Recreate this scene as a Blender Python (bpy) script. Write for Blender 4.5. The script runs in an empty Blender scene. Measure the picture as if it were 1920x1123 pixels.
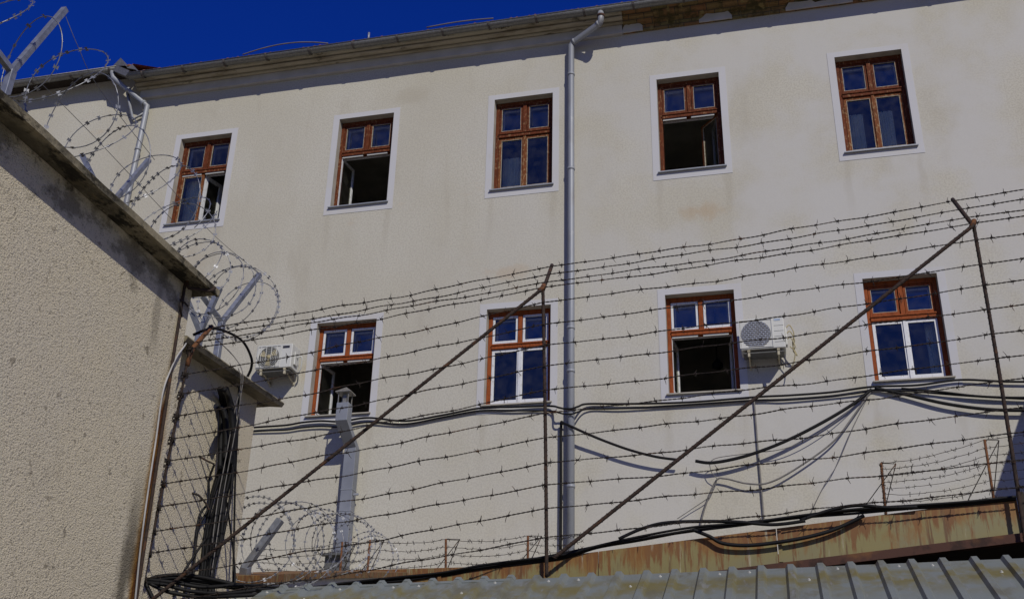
import bpy, bmesh, math, random
from mathutils import Vector, Matrix
random.seed(7)
R = math.radians
sc = bpy.context.scene
COL = sc.collection

# ---------------------------------------------------------------- camera
CX, CY, CZ = 4.372, -15.533, 1.70
YAW, PITCH, ROLL, FPX = -0.2497, 0.4455, 0.0264, 2072.5      # focal length in pixels of a 1920 wide picture
_f = Vector((math.sin(YAW)*math.cos(PITCH), math.cos(YAW)*math.cos(PITCH), math.sin(PITCH)))
_r0 = Vector((math.cos(YAW), -math.sin(YAW), 0)); _u0 = _r0.cross(_f)
_r = math.cos(ROLL)*_r0 + math.sin(ROLL)*_u0
_u = -math.sin(ROLL)*_r0 + math.cos(ROLL)*_u0
cam = bpy.data.cameras.new('camera'); co = bpy.data.objects.new('camera', cam); COL.objects.link(co)
M3 = Matrix((_r, _u, -_f)).transposed()
co.matrix_world = Matrix.Translation((CX, CY, CZ)) @ M3.to_4x4()
cam.sensor_width = 36; cam.lens = FPX/1920*36; cam.clip_start = .05; cam.clip_end = 2000
sc.camera = co

# ---------------------------------------------------------------- light
SUN = Vector((.65, -1, .90)).normalized()
SUN_EL = math.asin(SUN.z); SUN_AZ = math.atan2(SUN.x, SUN.y)
w = bpy.data.worlds.new('World'); sc.world = w; w.use_nodes = True
nt = w.node_tree; bg = nt.nodes['Background']
sky = nt.nodes.new('ShaderNodeTexSky'); sky.sky_type = 'NISHITA'; sky.sun_disc = False
sky.sun_elevation = SUN_EL; sky.sun_rotation = SUN_AZ
sky.altitude = 1800; sky.air_density = 1.0; sky.dust_density = 0.0; sky.ozone_density = 6.0
tint = nt.nodes.new('ShaderNodeMix'); tint.data_type = 'RGBA'; tint.blend_type = 'MULTIPLY'
tint.inputs[0].default_value = 1.0
tcw = nt.nodes.new('ShaderNodeTexCoord'); sep = nt.nodes.new('ShaderNodeSeparateXYZ'); nt.links.new(tcw.outputs['Generated'], sep.inputs[0])
mrw = nt.nodes.new('ShaderNodeMapRange'); mrw.inputs[1].default_value = .02; mrw.inputs[2].default_value = .42; nt.links.new(sep.outputs[2], mrw.inputs[0])
grd = nt.nodes.new('ShaderNodeMix'); grd.data_type = 'RGBA'; grd.inputs[6].default_value = (.42, .47, .48, 1); grd.inputs[7].default_value = (.06, .335, 1.42, 1)   # paler air low down, polarised deep blue above
nt.links.new(mrw.outputs[0], grd.inputs[0]); nt.links.new(grd.outputs[2], tint.inputs[7])
nt.links.new(sky.outputs[0], tint.inputs[6]); nt.links.new(tint.outputs[2], bg.inputs[0])
bg.inputs[1].default_value = .063
sl = bpy.data.lights.new('sun', 'SUN'); sl.energy = 3.1; sl.angle = R(.53); sl.color = (1, .95, .835)
so = bpy.data.objects.new('sun', sl); COL.objects.link(so)
so.rotation_euler = SUN.to_track_quat('Z', 'Y').to_euler()
sc.view_settings.view_transform = 'Standard'; sc.view_settings.look = 'None'
sc.view_settings.exposure = 0.0; sc.view_settings.gamma = 1.0

# ---------------------------------------------------------------- helpers
CAM = Vector((CX, CY, CZ))
def ray(px, py): return _f + _r*((px-960)/FPX) - _u*((py-561.5)/FPX)
def on_y(px, py, y): d = ray(px, py); return CAM + d*((y-CAM.y)/d.y)     # a point of the photo on a plane y = const
def on_x(px, py, x): d = ray(px, py); return CAM + d*((x-CAM.x)/d.x)
def on_z(px, py, z): d = ray(px, py); return CAM + d*((z-CAM.z)/d.z)
def row_of(P): d = Vector(P)-CAM; return 561.5 - FPX*(d.dot(_u))/(d.dot(_f))
V = Vector
PL = {}
def link(o, parent=None, loc=(0, 0, 0)):
    COL.objects.link(o)
    base = V(PL[parent.name]) if parent else V((0, 0, 0))
    o.location = V(loc) - base; PL[o.name] = tuple(loc)
    if parent: o.parent = parent
    return o
def thing(name, label, cat, loc, group=None):
    o = bpy.data.objects.new(name, None); o.empty_display_size = .2
    link(o, None, loc); return tag(o, label, cat, group)
def tag(o, label=None, cat=None, group=None, kind=None):
    if label: o['label'] = label
    if cat: o['category'] = cat
    if group: o['group'] = group
    if kind: o['kind'] = kind
    return o

class MB:
    def __init__(s): s.v = []; s.f = []; s.sm = []
    def add(s, vs, fs, smooth=False):
        n = len(s.v); s.v += [V(p) for p in vs]
        for q in fs: s.f.append([n+i for i in q]); s.sm.append(smooth)
        return s
    def box(s, x0, x1, y0, y1, z0, z1, M=None):
        vs = [V((x, y, z)) for x in (x0, x1) for y in (y0, y1) for z in (z0, z1)]
        if M: vs = [M @ p for p in vs]
        return s.add(vs, [(0, 1, 3, 2), (4, 6, 7, 5), (0, 4, 5, 1), (2, 3, 7, 6), (0, 2, 6, 4), (1, 5, 7, 3)])
    def beam(s, a, b, w, h, up=(0, 0, 1)):
        a, b = V(a), V(b); d = (b-a); L = d.length; d.normalize(); u = V(up)
        x = d.cross(u)
        if x.length < 1e-4: x = d.cross(V((1, 0, 0)))
        x.normalize(); z = x.cross(d)
        vs = [p + x*sx*w/2 + z*sz*h/2 for p in (a, b) for sx, sz in ((-1, -1), (1, -1), (1, 1), (-1, 1))]
        return s.add(vs, [(3, 2, 1, 0), (4, 5, 6, 7)] + [(i, (i+1) % 4, 4+(i+1) % 4, 4+i) for i in range(4)])
    def tube(s, pts, r, n=6, smooth=True, cap=True):
        pts = [V(p) for p in pts]; m = len(pts)
        rr = r if hasattr(r, '__len__') else [r]*m
        ref = None; vs = []
        for i, p in enumerate(pts):
            t = (pts[min(i+1, m-1)] - pts[max(i-1, 0)])
            if t.length < 1e-9: t = V((0, 0, 1))
            t.normalize()
            if ref is None:
                ref = t.cross(V((0, 0, 1)))
                if ref.length < .05: ref = t.cross(V((0, 1, 0)))
            else: ref = ref - t*ref.dot(t)
            if ref.length < 1e-6: ref = t.orthogonal()
            ref.normalize(); b = t.cross(ref)
            for k in range(n):
                a = 2*math.pi*k/n; vs.append(p + (ref*math.cos(a) + b*math.sin(a))*rr[i])
        fs = [(i*n+k, i*n+(k+1) % n, (i+1)*n+(k+1) % n, (i+1)*n+k) for i in range(m-1) for k in range(n)]
        if cap: fs += [tuple(range(n-1, -1, -1)), tuple((m-1)*n+k for k in range(n))]
        return s.add(vs, fs, smooth)
    def prism_x(s, prof, x0, x1):     # profile of (y, z), counter-clockwise or not
        n = len(prof)
        vs = [(x0, y, z) for y, z in prof] + [(x1, y, z) for y, z in prof]
        return s.add(vs, [tuple(range(n-1, -1, -1)), tuple(range(n, 2*n))] + [(i, (i+1) % n, n+(i+1) % n, n+i) for i in range(n)])
    def ring(s, x0, x1, z0, z1, wd, y0, y1, wb=None, wt=None, M=None):   # mitred rectangular frame, wd wide, inside the outline
        wb = wd if wb is None else wb; wt = wd if wt is None else wt
        o = [(x0, z0), (x1, z0), (x1, z1), (x0, z1)]; i = [(x0+wd, z0+wb), (x1-wd, z0+wb), (x1-wd, z1-wt), (x0+wd, z1-wt)]
        vs = [V((a, y, b)) for y in (y0, y1) for q in (o, i) for a, b in q]
        if M: vs = [M @ p for p in vs]
        fs = []
        for k in range(4):
            j = (k+1) % 4
            fs += [(k, j, 4+j, 4+k), (8+j, 8+k, 12+k, 12+j), (j, k, 8+k, 8+j), (4+k, 4+j, 12+j, 12+k)]
        return s.add(vs, fs)
    def build(s, name, mat, parent=None, loc=None, fix=True, bevel=0):
        loc = V(loc) if loc is not None else (V(PL[parent.name]) if parent else V((0, 0, 0)))
        me = bpy.data.meshes.new(name)
        me.from_pydata([tuple(p-loc) for p in s.v], [], s.f); me.update()
        me.polygons.foreach_set('use_smooth', s.sm)
        if fix:
            bm = bmesh.new(); bm.from_mesh(me); bmesh.ops.recalc_face_normals(bm, faces=bm.faces); bm.to_mesh(me); bm.free()
        me.materials.append(mat)
        o = bpy.data.objects.new(name, me); link(o, parent, loc)
        if bevel:
            b = o.modifiers.new('bevel', 'BEVEL'); b.width = bevel; b.segments = 2; b.limit_method = 'ANGLE'
        return o

def spline(pts, per=8):
    pts = [V(p) for p in pts]; out = []
    for i in range(len(pts)-1):
        p0, p1, p2, p3 = pts[max(i-1, 0)], pts[i], pts[i+1], pts[min(i+2, len(pts)-1)]
        for k in range(per):
            t = k/per
            out.append(.5*((2*p1) + (p2-p0)*t + (2*p0-5*p1+4*p2-p3)*t*t + (3*p1-p0-3*p2+p3)*t**3))
    return out + [pts[-1]]

# ---------------------------------------------------------------- materials
class Mat:
    def __init__(s, name, base=(.5, .5, .5), rough=.7, metal=0, spec=.5):
        s.m = bpy.data.materials.new(name); s.m.use_nodes = True; s.t = s.m.node_tree
        s.b = s.t.nodes['Principled BSDF']; s.b.inputs['Base Color'].default_value = (*base, 1)
        s.b.inputs['Roughness'].default_value = rough; s.b.inputs['Metallic'].default_value = metal
        s.b.inputs['Specular IOR Level'].default_value = spec
        s.col = None; s.base = base; s.h = None; s.tc = s.t.nodes.new('ShaderNodeTexCoord')
        s.geo = s.t.nodes.new('ShaderNodeNewGeometry')
    def L(s, a, b): s.t.links.new(a, b)
    def coord(s, scale=(1, 1, 1), rot=(0, 0, 0), loc=(0, 0, 0)):
        mp = s.t.nodes.new('ShaderNodeMapping'); mp.inputs['Scale'].default_value = scale; mp.inputs['Rotation'].default_value = rot
        mp.inputs['Location'].default_value = loc
        s.L(s.geo.outputs['Position'], mp.inputs['Vector']); return mp.outputs[0]
    def noise(s, scale=5, detail=4, sc3=(1, 1, 1), rough=.55, loc=(0, 0, 0), dist=0):
        n = s.t.nodes.new('ShaderNodeTexNoise'); n.inputs['Scale'].default_value = scale; n.inputs['Detail'].default_value = detail
        n.inputs['Roughness'].default_value = rough; n.inputs['Distortion'].default_value = dist
        s.L(s.coord(sc3, loc=loc), n.inputs['Vector']); return n.outputs['Fac']
    def voro(s, scale=5, sc3=(1, 1, 1), feat='F1'):
        n = s.t.nodes.new('ShaderNodeTexVoronoi'); n.inputs['Scale'].default_value = scale; n.feature = feat
        s.L(s.coord(sc3), n.inputs['Vector']); return n.outputs['Distance']
    def ramp(s, fac, lo, hi, a=0., b=1.):
        n = s.t.nodes.new('ShaderNodeMapRange'); n.inputs[1].default_value = lo; n.inputs[2].default_value = hi
        n.inputs[3].default_value = a; n.inputs[4].default_value = b; n.interpolation_type = 'SMOOTHSTEP'
        s.L(fac, n.inputs[0]); return n.outputs[0]
    def math(s, op, a, b=None):
        n = s.t.nodes.new('ShaderNodeMath'); n.operation = op
        for i, q in enumerate((a, b)):
            if q is None: continue
            if isinstance(q, (int, float)): n.inputs[i].default_value = q
            else: s.L(q, n.inputs[i])
        return n.outputs[0]
    def axis(s, i):
        n = s.t.nodes.new('ShaderNodeSeparateXYZ'); s.L(s.geo.outputs['Position'], n.inputs[0]); return n.outputs[i]
    def mix(s, fac, colr, mode='MIX'):
        n = s.t.nodes.new('ShaderNodeMix'); n.data_type = 'RGBA'; n.blend_type = mode
        if isinstance(fac, (int, float)): n.inputs[0].default_value = fac
        else: s.L(fac, n.inputs[0])
        if s.col is None: n.inputs[6].default_value = (*s.base, 1)
        else: s.L(s.col, n.inputs[6])
        n.inputs[7].default_value = (*colr, 1); s.col = n.outputs[2]; s.L(s.col, s.b.inputs['Base Color']); return s
    def var(s, amt=.15, scale=3, detail=5, sc3=(1, 1, 1)):    # value variation
        f = s.ramp(s.noise(scale, detail, sc3), .3, .7)
        d = tuple(c*(1-amt) for c in s.base); return s.mix(f, d)
    def bump(s, h, strength=.3, dist=.01):
        n = s.t.nodes.new('ShaderNodeBump'); n.inputs['Strength'].default_value = strength; n.inputs['Distance'].default_value = dist
        s.L(h, n.inputs['Height'])
        if s.h is not None: s.L(s.h, n.inputs['Normal'])
        s.h = n.outputs[0]; s.L(s.h, s.b.inputs['Normal']); return s
    def rough(s, fac, a, b): s.L(s.ramp(fac, .3, .7, a, b), s.b.inputs['Roughness']); return s

def m_stucco():
    m = Mat('facade_stucco', (.462, .440, .366), .92, 0, .2)
    m.mix(m.ramp(m.noise(.5, 6, (1, 1, .6)), .42, .68), (.50, .483, .418))
    m.mix(m.ramp(m.noise(1.3, 6, (1, 1, .35), .65), .52, .75, 0, .75), (.39, .363, .295))
    m.mix(m.ramp(m.noise(2.6, 5, (1, 1, .12), .6, (3, 0, 0)), .60, .78, 0, .5), (.36, .32, .25))     # streaks
    m.mix(m.ramp(m.noise(.55, 4, (1, 1, 2.4), .6, (9, 1, 4)), .66, .74, 0, .4), (.50, .36, .21))     # ochre stains
    m.mix(m.ramp(m.noise(38, 3), .42, .62, 0, .55), (.36, .335, .285)); m.mix(m.ramp(m.noise(60, 2, loc=(4, 4, 1)), .62, .72, 0, .6), (.60, .575, .51)); m.mix(m.ramp(m.noise(17, 5, loc=(8, 2, 2)), .60, .75, 0, .35), (.37, .335, .265))
    x, z = m.axis(0), m.axis(2)
    m.mix(m.math('MULTIPLY', m.ramp(m.axis(0), -3, 6, 0, .85), m.ramp(m.noise(.9, 5, loc=(2, 7, 1)), .35, .6)), (.48, .472, .452))
    # ochre damp patches and runs below the sills
    for (cx, cz, rx, rz, c, a) in ((3.55, 10.65, .45, .22, (.40, .30, .19), .55), (.35, 9.85, .5, .16, (.44, .35, .25), .45), (-5.4, 10.6, .5, .5, (.39, .35, .27), .5), (-1.6, 13.6, .5, .25, (.36, .325, .25), .4), (-2.9, 8.4, .25, .5, (.42, .34, .22), .5), (-1.9, 12.0, .25, .9, (.36, .325, .26), .5)):
        dx = m.math('DIVIDE', m.math('SUBTRACT', x, cx), rx); dz = m.math('DIVIDE', m.math('SUBTRACT', z, cz), rz)
        d = m.math('ADD', m.math('SQRT', m.math('ADD', m.math('MULTIPLY', dx, dx), m.math('MULTIPLY', dz, dz))), m.math('MULTIPLY', m.math('SUBTRACT', m.noise(4.5, 6, (1, 1, .8), .65, (cx, cz, 0)), .5), 1.8))
        m.mix(m.ramp(d, 1.0, .2, 0, a), c)
    for x0_, zs in [(q, 11.29) for q in (-6.124, -2.927, 0., 2.857, 5.795)] + [(q, 7.42) for q in (-2.927, 0., 2.857, 5.795)]:
        for xc in (x0_-.02, x0_+1.07):
            d = m.math('ADD', m.math('ABSOLUTE', m.math('SUBTRACT', x, xc)), m.math('MULTIPLY', m.math('SUBTRACT', m.noise(8, 4, (1, 1, .25)), .5), .22))
            m.mix(m.math('MULTIPLY', m.math('MULTIPLY', m.ramp(d, .09, .01, 0, .22), m.ramp(z, zs-1.3, zs-.1)), m.ramp(z, zs+.02, zs)), (.30, .265, .20))
    m.bump(m.noise(85, 3), .28, .006); m.bump(m.noise(7, 4), .2, .012)
    return m.m
def m_trim():
    m = Mat('white_trim_paint', (.485, .485, .50), .85, 0, .25)
    m.mix(m.ramp(m.noise(1.7, 6), .45, .75, 0, .7), (.475, .46, .43)); m.mix(m.ramp(m.noise(5, 5, (1, 1, .3)), .6, .8, 0, .5), (.40, .375, .32))
    m.bump(m.noise(90, 3), .3, .005); return m.m
def m_reveal():
    m = Mat('reveal_plaster', (.42, .39, .33), .9); m.var(.25, 4); return m.m
def m_wood(name, base, peel, amt, under=(.40, .31, .20)):
    m = Mat(name, base, .7, 0, .15)
    m.mix(m.ramp(m.noise(9, 5, (3, 3, .8)), .4, .7), tuple(c*.62 for c in base))
    m.mix(m.ramp(m.noise(20, 6, (1.6, 1, .8), .7), peel, peel+.07, 0, amt), under)
    m.mix(m.ramp(m.noise(34, 4, (1.5, 1, .8), .7, (4, 4, 4)), .62, .68, 0, .6), (.04, .022, .015))
    m.bump(m.noise(40, 4, (2, 2, .4)), .3, .003); return m.m
def m_simple(name, base, rough=.6, metal=0, amt=.2, scale=6, bump=0, bscale=60, spec=.5):
    m = Mat(name, base, rough, metal, spec); m.var(amt, scale)
    if bump: m.bump(m.noise(bscale, 3), bump, .004)
    return m.m
def m_white_paint():
    m = Mat('white_sash_paint', (.62, .63, .65), .45); m.mix(m.ramp(m.noise(14, 5, (2, 2, .7)), .52, .72, 0, .75), (.34, .31, .27))
    m.mix(m.ramp(m.noise(28, 4, (2, 2, .5)), .64, .70), (.2, .15, .1)); return m.m
def m_glass():
    m = bpy.data.materials.new('window_glass'); m.use_nodes = True; t = m.node_tree; t.nodes.clear()
    o = t.nodes.new('ShaderNodeOutputMaterial'); mx = t.nodes.new('ShaderNodeMixShader')
    tr = t.nodes.new('ShaderNodeBsdfTransparent'); tr.inputs[0].default_value = (.90, .93, .94, 1)
    gl = t.nodes.new('ShaderNodeBsdfGlossy'); gl.inputs[0].default_value = (1, 1, .80, 1); gl.inputs['Roughness'].default_value = .015
    n = t.nodes.new('ShaderNodeTexNoise'); n.inputs['Scale'].default_value = 3.2; n.inputs['Detail'].default_value = 2
    g = t.nodes.new('ShaderNodeNewGeometry'); t.links.new(g.outputs['Position'], n.inputs['Vector'])
    b = t.nodes.new('ShaderNodeBump'); b.inputs['Strength'].default_value = .12; b.inputs['Distance'].default_value = .02
    t.links.new(n.outputs['Fac'], b.inputs['Height']); t.links.new(b.outputs[0], gl.inputs['Normal'])
    lw = t.nodes.new('ShaderNodeFresnel'); lw.inputs['IOR'].default_value = 1.5
    mr = t.nodes.new('ShaderNodeMapRange'); mr.inputs[1].default_value = 0; mr.inputs[2].default_value = 1; mr.inputs[3].default_value = .06; mr.inputs[4].default_value = 1
    t.links.new(lw.outputs[0], mr.inputs[0]); t.links.new(mr.outputs[0], mx.inputs[0])
    t.links.new(tr.outputs[0], mx.inputs[1]); t.links.new(gl.outputs[0], mx.inputs[2]); df = t.nodes.new('ShaderNodeBsdfDiffuse'); df.inputs[0].default_value = (.42, .41, .36, 1)
    n2 = t.nodes.new('ShaderNodeTexNoise'); n2.inputs['Scale'].default_value = 7; n2.inputs['Detail'].default_value = 6; t.links.new(g.outputs['Position'], n2.inputs['Vector'])
    mr2 = t.nodes.new('ShaderNodeMapRange'); mr2.inputs[1].default_value = .4; mr2.inputs[2].default_value = .75; mr2.inputs[3].default_value = .008; mr2.inputs[4].default_value = .05; t.links.new(n2.outputs['Fac'], mr2.inputs[0])
    m2 = t.nodes.new('ShaderNodeMixShader'); t.links.new(mr2.outputs[0], m2.inputs[0]); t.links.new(mx.outputs[0], m2.inputs[1]); t.links.new(df.outputs[0], m2.inputs[2]); t.links.new(m2.outputs[0], o.inputs[0])
    return m
def m_curtain():
    m = Mat('net_curtain', (.80, .82, .68), .9); m.mix(m.ramp(m.voro(75), .25, .5), (.48, .50, .38))
    m.mix(m.ramp(m.noise(60, 3), .56, .66), (.72, .70, .42)); return m.m
def m_roughcast():
    m = Mat('roughcast', (.63, .56, .415), .95, 0, .15)
    m.mix(m.ramp(m.noise(1.4, 6), .42, .7, 0, .7), (.60, .545, .435))
    m.mix(m.ramp(m.noise(2.2, 7, (1, 1, .5), .65, (5, 2, 2)), .60, .76, 0, .6), (.36, .31, .23))
    gr = m.noise(95, 3, (1, 1, 1.5), rough=.6)
    m.mix(m.ramp(gr, .32, .44, .75, 0), (.19, .165, .115)); m.mix(m.ramp(m.noise(120, 2, loc=(3, 1, 2)), .66, .74, 0, .7), (.62, .58, .48))
    m.mix(m.ramp(m.noise(16, 4, loc=(1, 1, 1)), .64, .72, 0, .7), (.20, .17, .125))
    # rust that has run down beside the bar at the corner, and mould under it
    y, z = m.axis(1), m.axis(2)
    nz = m.noise(9, 5, (1, 1, .35), .65)
    d = m.math('ADD', m.math('ABSOLUTE', m.math('ADD', y, 10.405)), m.math('MULTIPLY', m.math('SUBTRACT', nz, .5), .11))
    lowz = m.ramp(z, 4.05, 3.5)
    m.mix(m.math('MULTIPLY', m.ramp(d, .075, .02), lowz), (.30, .155, .03))
    m.mix(m.math('MULTIPLY', m.ramp(d, .035, .004), m.ramp(z, 4.3, 3.7)), (.10, .035, .012))
    d2 = m.math('ADD', m.math('ABSOLUTE', m.math('ADD', y, 10.50)), m.math('MULTIPLY', m.math('SUBTRACT', nz, .5), .30))
    m.mix(m.math('MULTIPLY', m.ramp(d2, .12, .0), m.ramp(z, 3.5, 2.9, 0, .8)), (.10, .085, .06))
    d3 = m.math('ADD', m.math('ABSOLUTE', m.math('ADD', y, 10.62)), m.math('MULTIPLY', m.math('SUBTRACT', nz, .5), .22))
    m.mix(m.math('MULTIPLY', m.ramp(d3, .06, .0), m.math('MULTIPLY', m.ramp(z, 3.9, 4.15), .4)), (.10, .085, .065))
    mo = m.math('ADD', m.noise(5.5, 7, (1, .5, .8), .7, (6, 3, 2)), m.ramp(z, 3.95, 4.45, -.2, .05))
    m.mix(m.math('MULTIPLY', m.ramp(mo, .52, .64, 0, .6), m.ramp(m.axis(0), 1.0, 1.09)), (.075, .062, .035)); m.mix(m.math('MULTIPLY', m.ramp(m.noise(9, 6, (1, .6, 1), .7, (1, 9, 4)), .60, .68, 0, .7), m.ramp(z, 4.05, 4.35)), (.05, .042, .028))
    m.bump(m.noise(30, 3), .22, .010); m.bump(gr, .95, .013); return m.m
def m_concrete():
    m = Mat('weathered_concrete', (.26, .225, .15), .9, 0, .2)
    m.mix(m.ramp(m.noise(3.0, 7, (1, .5, 1), .7), .42, .58), (.10, .088, .06)); m.mix(m.ramp(m.noise(7, 7, (1, .6, 1), .75, (2, 2, 2)), .50, .60), (.03, .026, .018))
    m.mix(m.ramp(m.noise(4.5, 6, (1, .35, 1), .7, (7, 2, 5)), .60, .70, 0, .7), (.25, .19, .10))
    m.bump(m.noise(45, 4), .5, .008); return m.m
def m_galv(name='galvanised_steel', base=(.42, .44, .47)):
    m = Mat(name, base, .5, .55); m.mix(m.ramp(m.voro(28), .2, .7), tuple(c*.78 for c in base)); m.mix(m.ramp(m.noise(6, 6), .55, .75, 0, .6), (.20, .19, .18)); return m.m
def m_pipe():
    m = Mat('zinc_pipe', (.27, .285, .315), .55, .2); m.mix(m.ramp(m.noise(5, 6, (1, 1, .4)), .5, .72, 0, .8), (.22, .22, .225)); m.mix(m.ramp(m.noise(9, 5, loc=(3, 3, 3)), .64, .72, 0, .5), (.36, .37, .39)); return m.m
def m_rust(name, base, dark, orange, scale=40, sp=(.5, .62)):
    m = Mat(name, base, .85, .1, .3); m.mix(m.ramp(m.noise(scale, 5), sp[0], sp[1]), dark); m.mix(m.ramp(m.noise(scale*.3, 5, loc=(5, 5, 5)), .58, .68), orange)
    m.bump(m.noise(scale*3, 3), .5, .002); return m.m
def m_rust_panel():
    m = Mat('rust_streaked_sheet', (.20, .17, .065), .65, .05)
    m.mix(m.ramp(m.noise(2.4, 6), .45, .7, 0, .7), (.17, .16, .10))
    hf = m.ramp(m.math('SUBTRACT', m.axis(2), m.math('MULTIPLY', m.axis(0), .0975)), 2.495, 2.672)      # drips start at the upper edge
    st = m.math('ADD', m.noise(34, 6, (1.0, 1.0, .13), .65), m.math('MULTIPLY', m.math('SUBTRACT', hf, .55), .17))
    big = m.math('ADD', m.noise(7, 5, (1, 1, .25), .6, (3, 3, 3)), m.math('MULTIPLY', m.math('SUBTRACT', hf, .6), .2))
    m.mix(m.ramp(big, .50, .62, 0, .8), (.20, .085, .013))
    m.mix(m.ramp(st, .48, .60, 0, .9), (.15, .056, .011)); m.mix(m.ramp(m.noise(26, 6, (1, 1, .05), .7, (2, 8, 1)), .55, .64, 0, .85), (.10, .042, .014))
    m.mix(m.ramp(m.noise(20, 5, (1, 1, .12), .6, (4, 1, 7)), .62, .70, 0, .6), (.40, .38, .28))
    m.mix(m.ramp(m.noise(6, 6, (1, 1, .35), .7, (9, 9, 1)), .54, .66, 0, .6), (.20, .085, .012)); m.bump(m.noise(5, 3, (1, 1, .4)), .3, .01)
    return m.m
def m_roof_sheet():
    m = Mat('trapezoid_roof_sheet', (.175, .196, .19), .5, .1)
    y = m.axis(1); band = m.math('MULTIPLY', m.ramp(y, -10.55, -10.25), m.ramp(y, -10.08, -10.18))
    m.mix(m.math('MULTIPLY', band, m.ramp(m.noise(6, 7, rough=.65), .36, .62)), (.16, .14, .055))
    m.mix(m.ramp(m.noise(6, 6, (1.4, .5, 1), .65), .5, .68, 0, .8), (.125, .118, .08)); m.mix(m.ramp(m.noise(16, 5, (2, .35, 1), .65, (2, 1, 1)), .57, .70, 0, .6), (.22, .225, .23))
    m.mix(m.ramp(m.noise(2.2, 3, loc=(1.2, 3, 0)), .71, .76, 0, .9), (.36, .12, .02))
    m.bump(m.noise(5, 3), .25, .01); return m.m
def m_brick():
    m = Mat('exposed_brick', (.17, .105, .06), .95, 0, .2)
    bk = m.t.nodes.new('ShaderNodeTexBrick'); bk.inputs['Scale'].default_value = 1; bk.inputs['Brick Width'].default_value = .27; bk.inputs['Row Height'].default_value = .075
    bk.inputs['Mortar Size'].default_value = .008
    bk.inputs['Color1'].default_value = (.25, .13, .06, 1); bk.inputs['Color2'].default_value = (.19, .16, .07, 1); bk.inputs['Mortar'].default_value = (.08, .07, .05, 1)
    m.L(m.coord((1, 1, 1), (R(90), 0, 0)), bk.inputs['Vector']); m.col = bk.outputs[0]
    m.mix(m.ramp(m.noise(4, 6, rough=.7), .45, .62), (.085, .07, .03)); m.mix(m.ramp(m.noise(6, 6, loc=(5, 1, 1)), .58, .66), (.27, .21, .09)); m.bump(m.noise(20, 5), .6, .03); return m.m
def m_cornice():
    m = Mat('cornice_render', (.44, .40, .30), .9, 0, .2)
    m.mix(m.ramp(m.noise(2.5, 6, (.5, 2, 3), .65), .45, .68), (.26, .225, .155)); m.mix(m.ramp(m.noise(7, 6, (.5, 1, 2), .7, (4, 3, 1)), .56, .68), (.11, .095, .065)); m.bump(m.noise(40, 4), .4, .008); return m.m
def m_tile():
    m = Mat('old_clay_tile', (.20, .07, .045), .9); m.mix(m.ramp(m.noise(9, 5), .45, .65), (.10, .05, .04)); return m.m

M = dict(stucco=m_stucco(), trim=m_trim(), reveal=m_reveal(), glass=m_glass(), curtain=m_curtain(), white=m_white_paint(),
    wood_old=m_wood('peeling_brown_paint', (.125, .032, .011), .56, .65, (.30, .18, .09)), wood_new=m_wood('orange_brown_paint', (.265, .066, .018), .66, .5), wood_bare=m_wood('bare_weathered_wood', (.17, .055, .018), .53, .7, (.36, .24, .12)),
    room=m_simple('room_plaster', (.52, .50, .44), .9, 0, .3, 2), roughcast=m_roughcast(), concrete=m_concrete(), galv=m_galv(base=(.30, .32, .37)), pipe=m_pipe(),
    rebar=m_rust('rebar_steel', (.042, .027, .021), (.024, .018, .015), (.085, .04, .02)), rust=m_rust('orange_rust', (.145, .062, .026), (.07, .032, .018), (.25, .105, .03)),
    rust_dark=m_rust('brown_rust_lip', (.075, .036, .026), (.04, .022, .017), (.15, .07, .03), 12), wire=m_rust('old_barbed_wire', (.034, .026, .022), (.02, .016, .015), (.075, .036, .018), 25),
    panel=m_rust_panel(), sheet=m_roof_sheet(), brick=m_brick(), cornice=m_cornice(), tile=m_tile(),
    black=m_simple('black_cable', (.009, .009, .010), .6, 0, .4, 8, spec=.2), grey=m_simple('grey_cable', (.42, .41, .40), .5, 0, .3, 10), dim=m_simple('grey_wall_cable', (.17, .16, .15), .6, 0, .3, 9),
    razor=m_galv('razor_tape_steel', (.27, .275, .29)), ac=m_simple('ac_casing', (.56, .56, .525), .45, 0, .12, 3), ac_dark=m_simple('ac_grille', (.10, .10, .095), .6, 0, .3, 20), ac_tan=m_simple('yellowed_fan', (.42, .36, .20), .6, 0, .3, 10),
    label=m_simple('dark_label', (.03, .03, .04), .5), paleblue=m_simple('pale_label', (.34, .42, .55), .5), duct=m_simple('duct_sheet', (.235, .25, .285), .55, .2, .2, 3), dark=m_simple('dark_boards', (.035, .025, .018), .9, 0, .4, 5),
    ground=m_simple('yard_concrete', (.33, .295, .235), .95, 0, .3, 1), frieze=m_simple('pale_frieze', (.50, .49, .48), .9, 0, .18, 3, .3, 80), grass=m_simple('dry_grass', (.11, .085, .035), .9), putty=m_simple('old_putty', (.42, .38, .30), .8, 0, .5, 25), clip=m_rust('clip_steel', (.11, .10, .095), (.06, .05, .045), (.13, .07, .04)), gutter=m_galv('old_gutter_zinc', (.215, .215, .205)), cap=m_galv('tin_cowl', (.29, .28, .25)))
M['razor'].node_tree.nodes['Principled BSDF'].inputs['Roughness'].default_value = .42
M['razor'].node_tree.nodes['Principled BSDF'].inputs['Metallic'].default_value = .6

# ---------------------------------------------------------------- setting: ground
g = MB().add([(-400, -300, 0), (400, -300, 0), (400, 500, 0), (-400, 500, 0)], [(0, 1, 2, 3)]).build('ground', M['ground']); tag(g, 'grey yard ground below the walls', 'ground', kind='structure')

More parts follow.
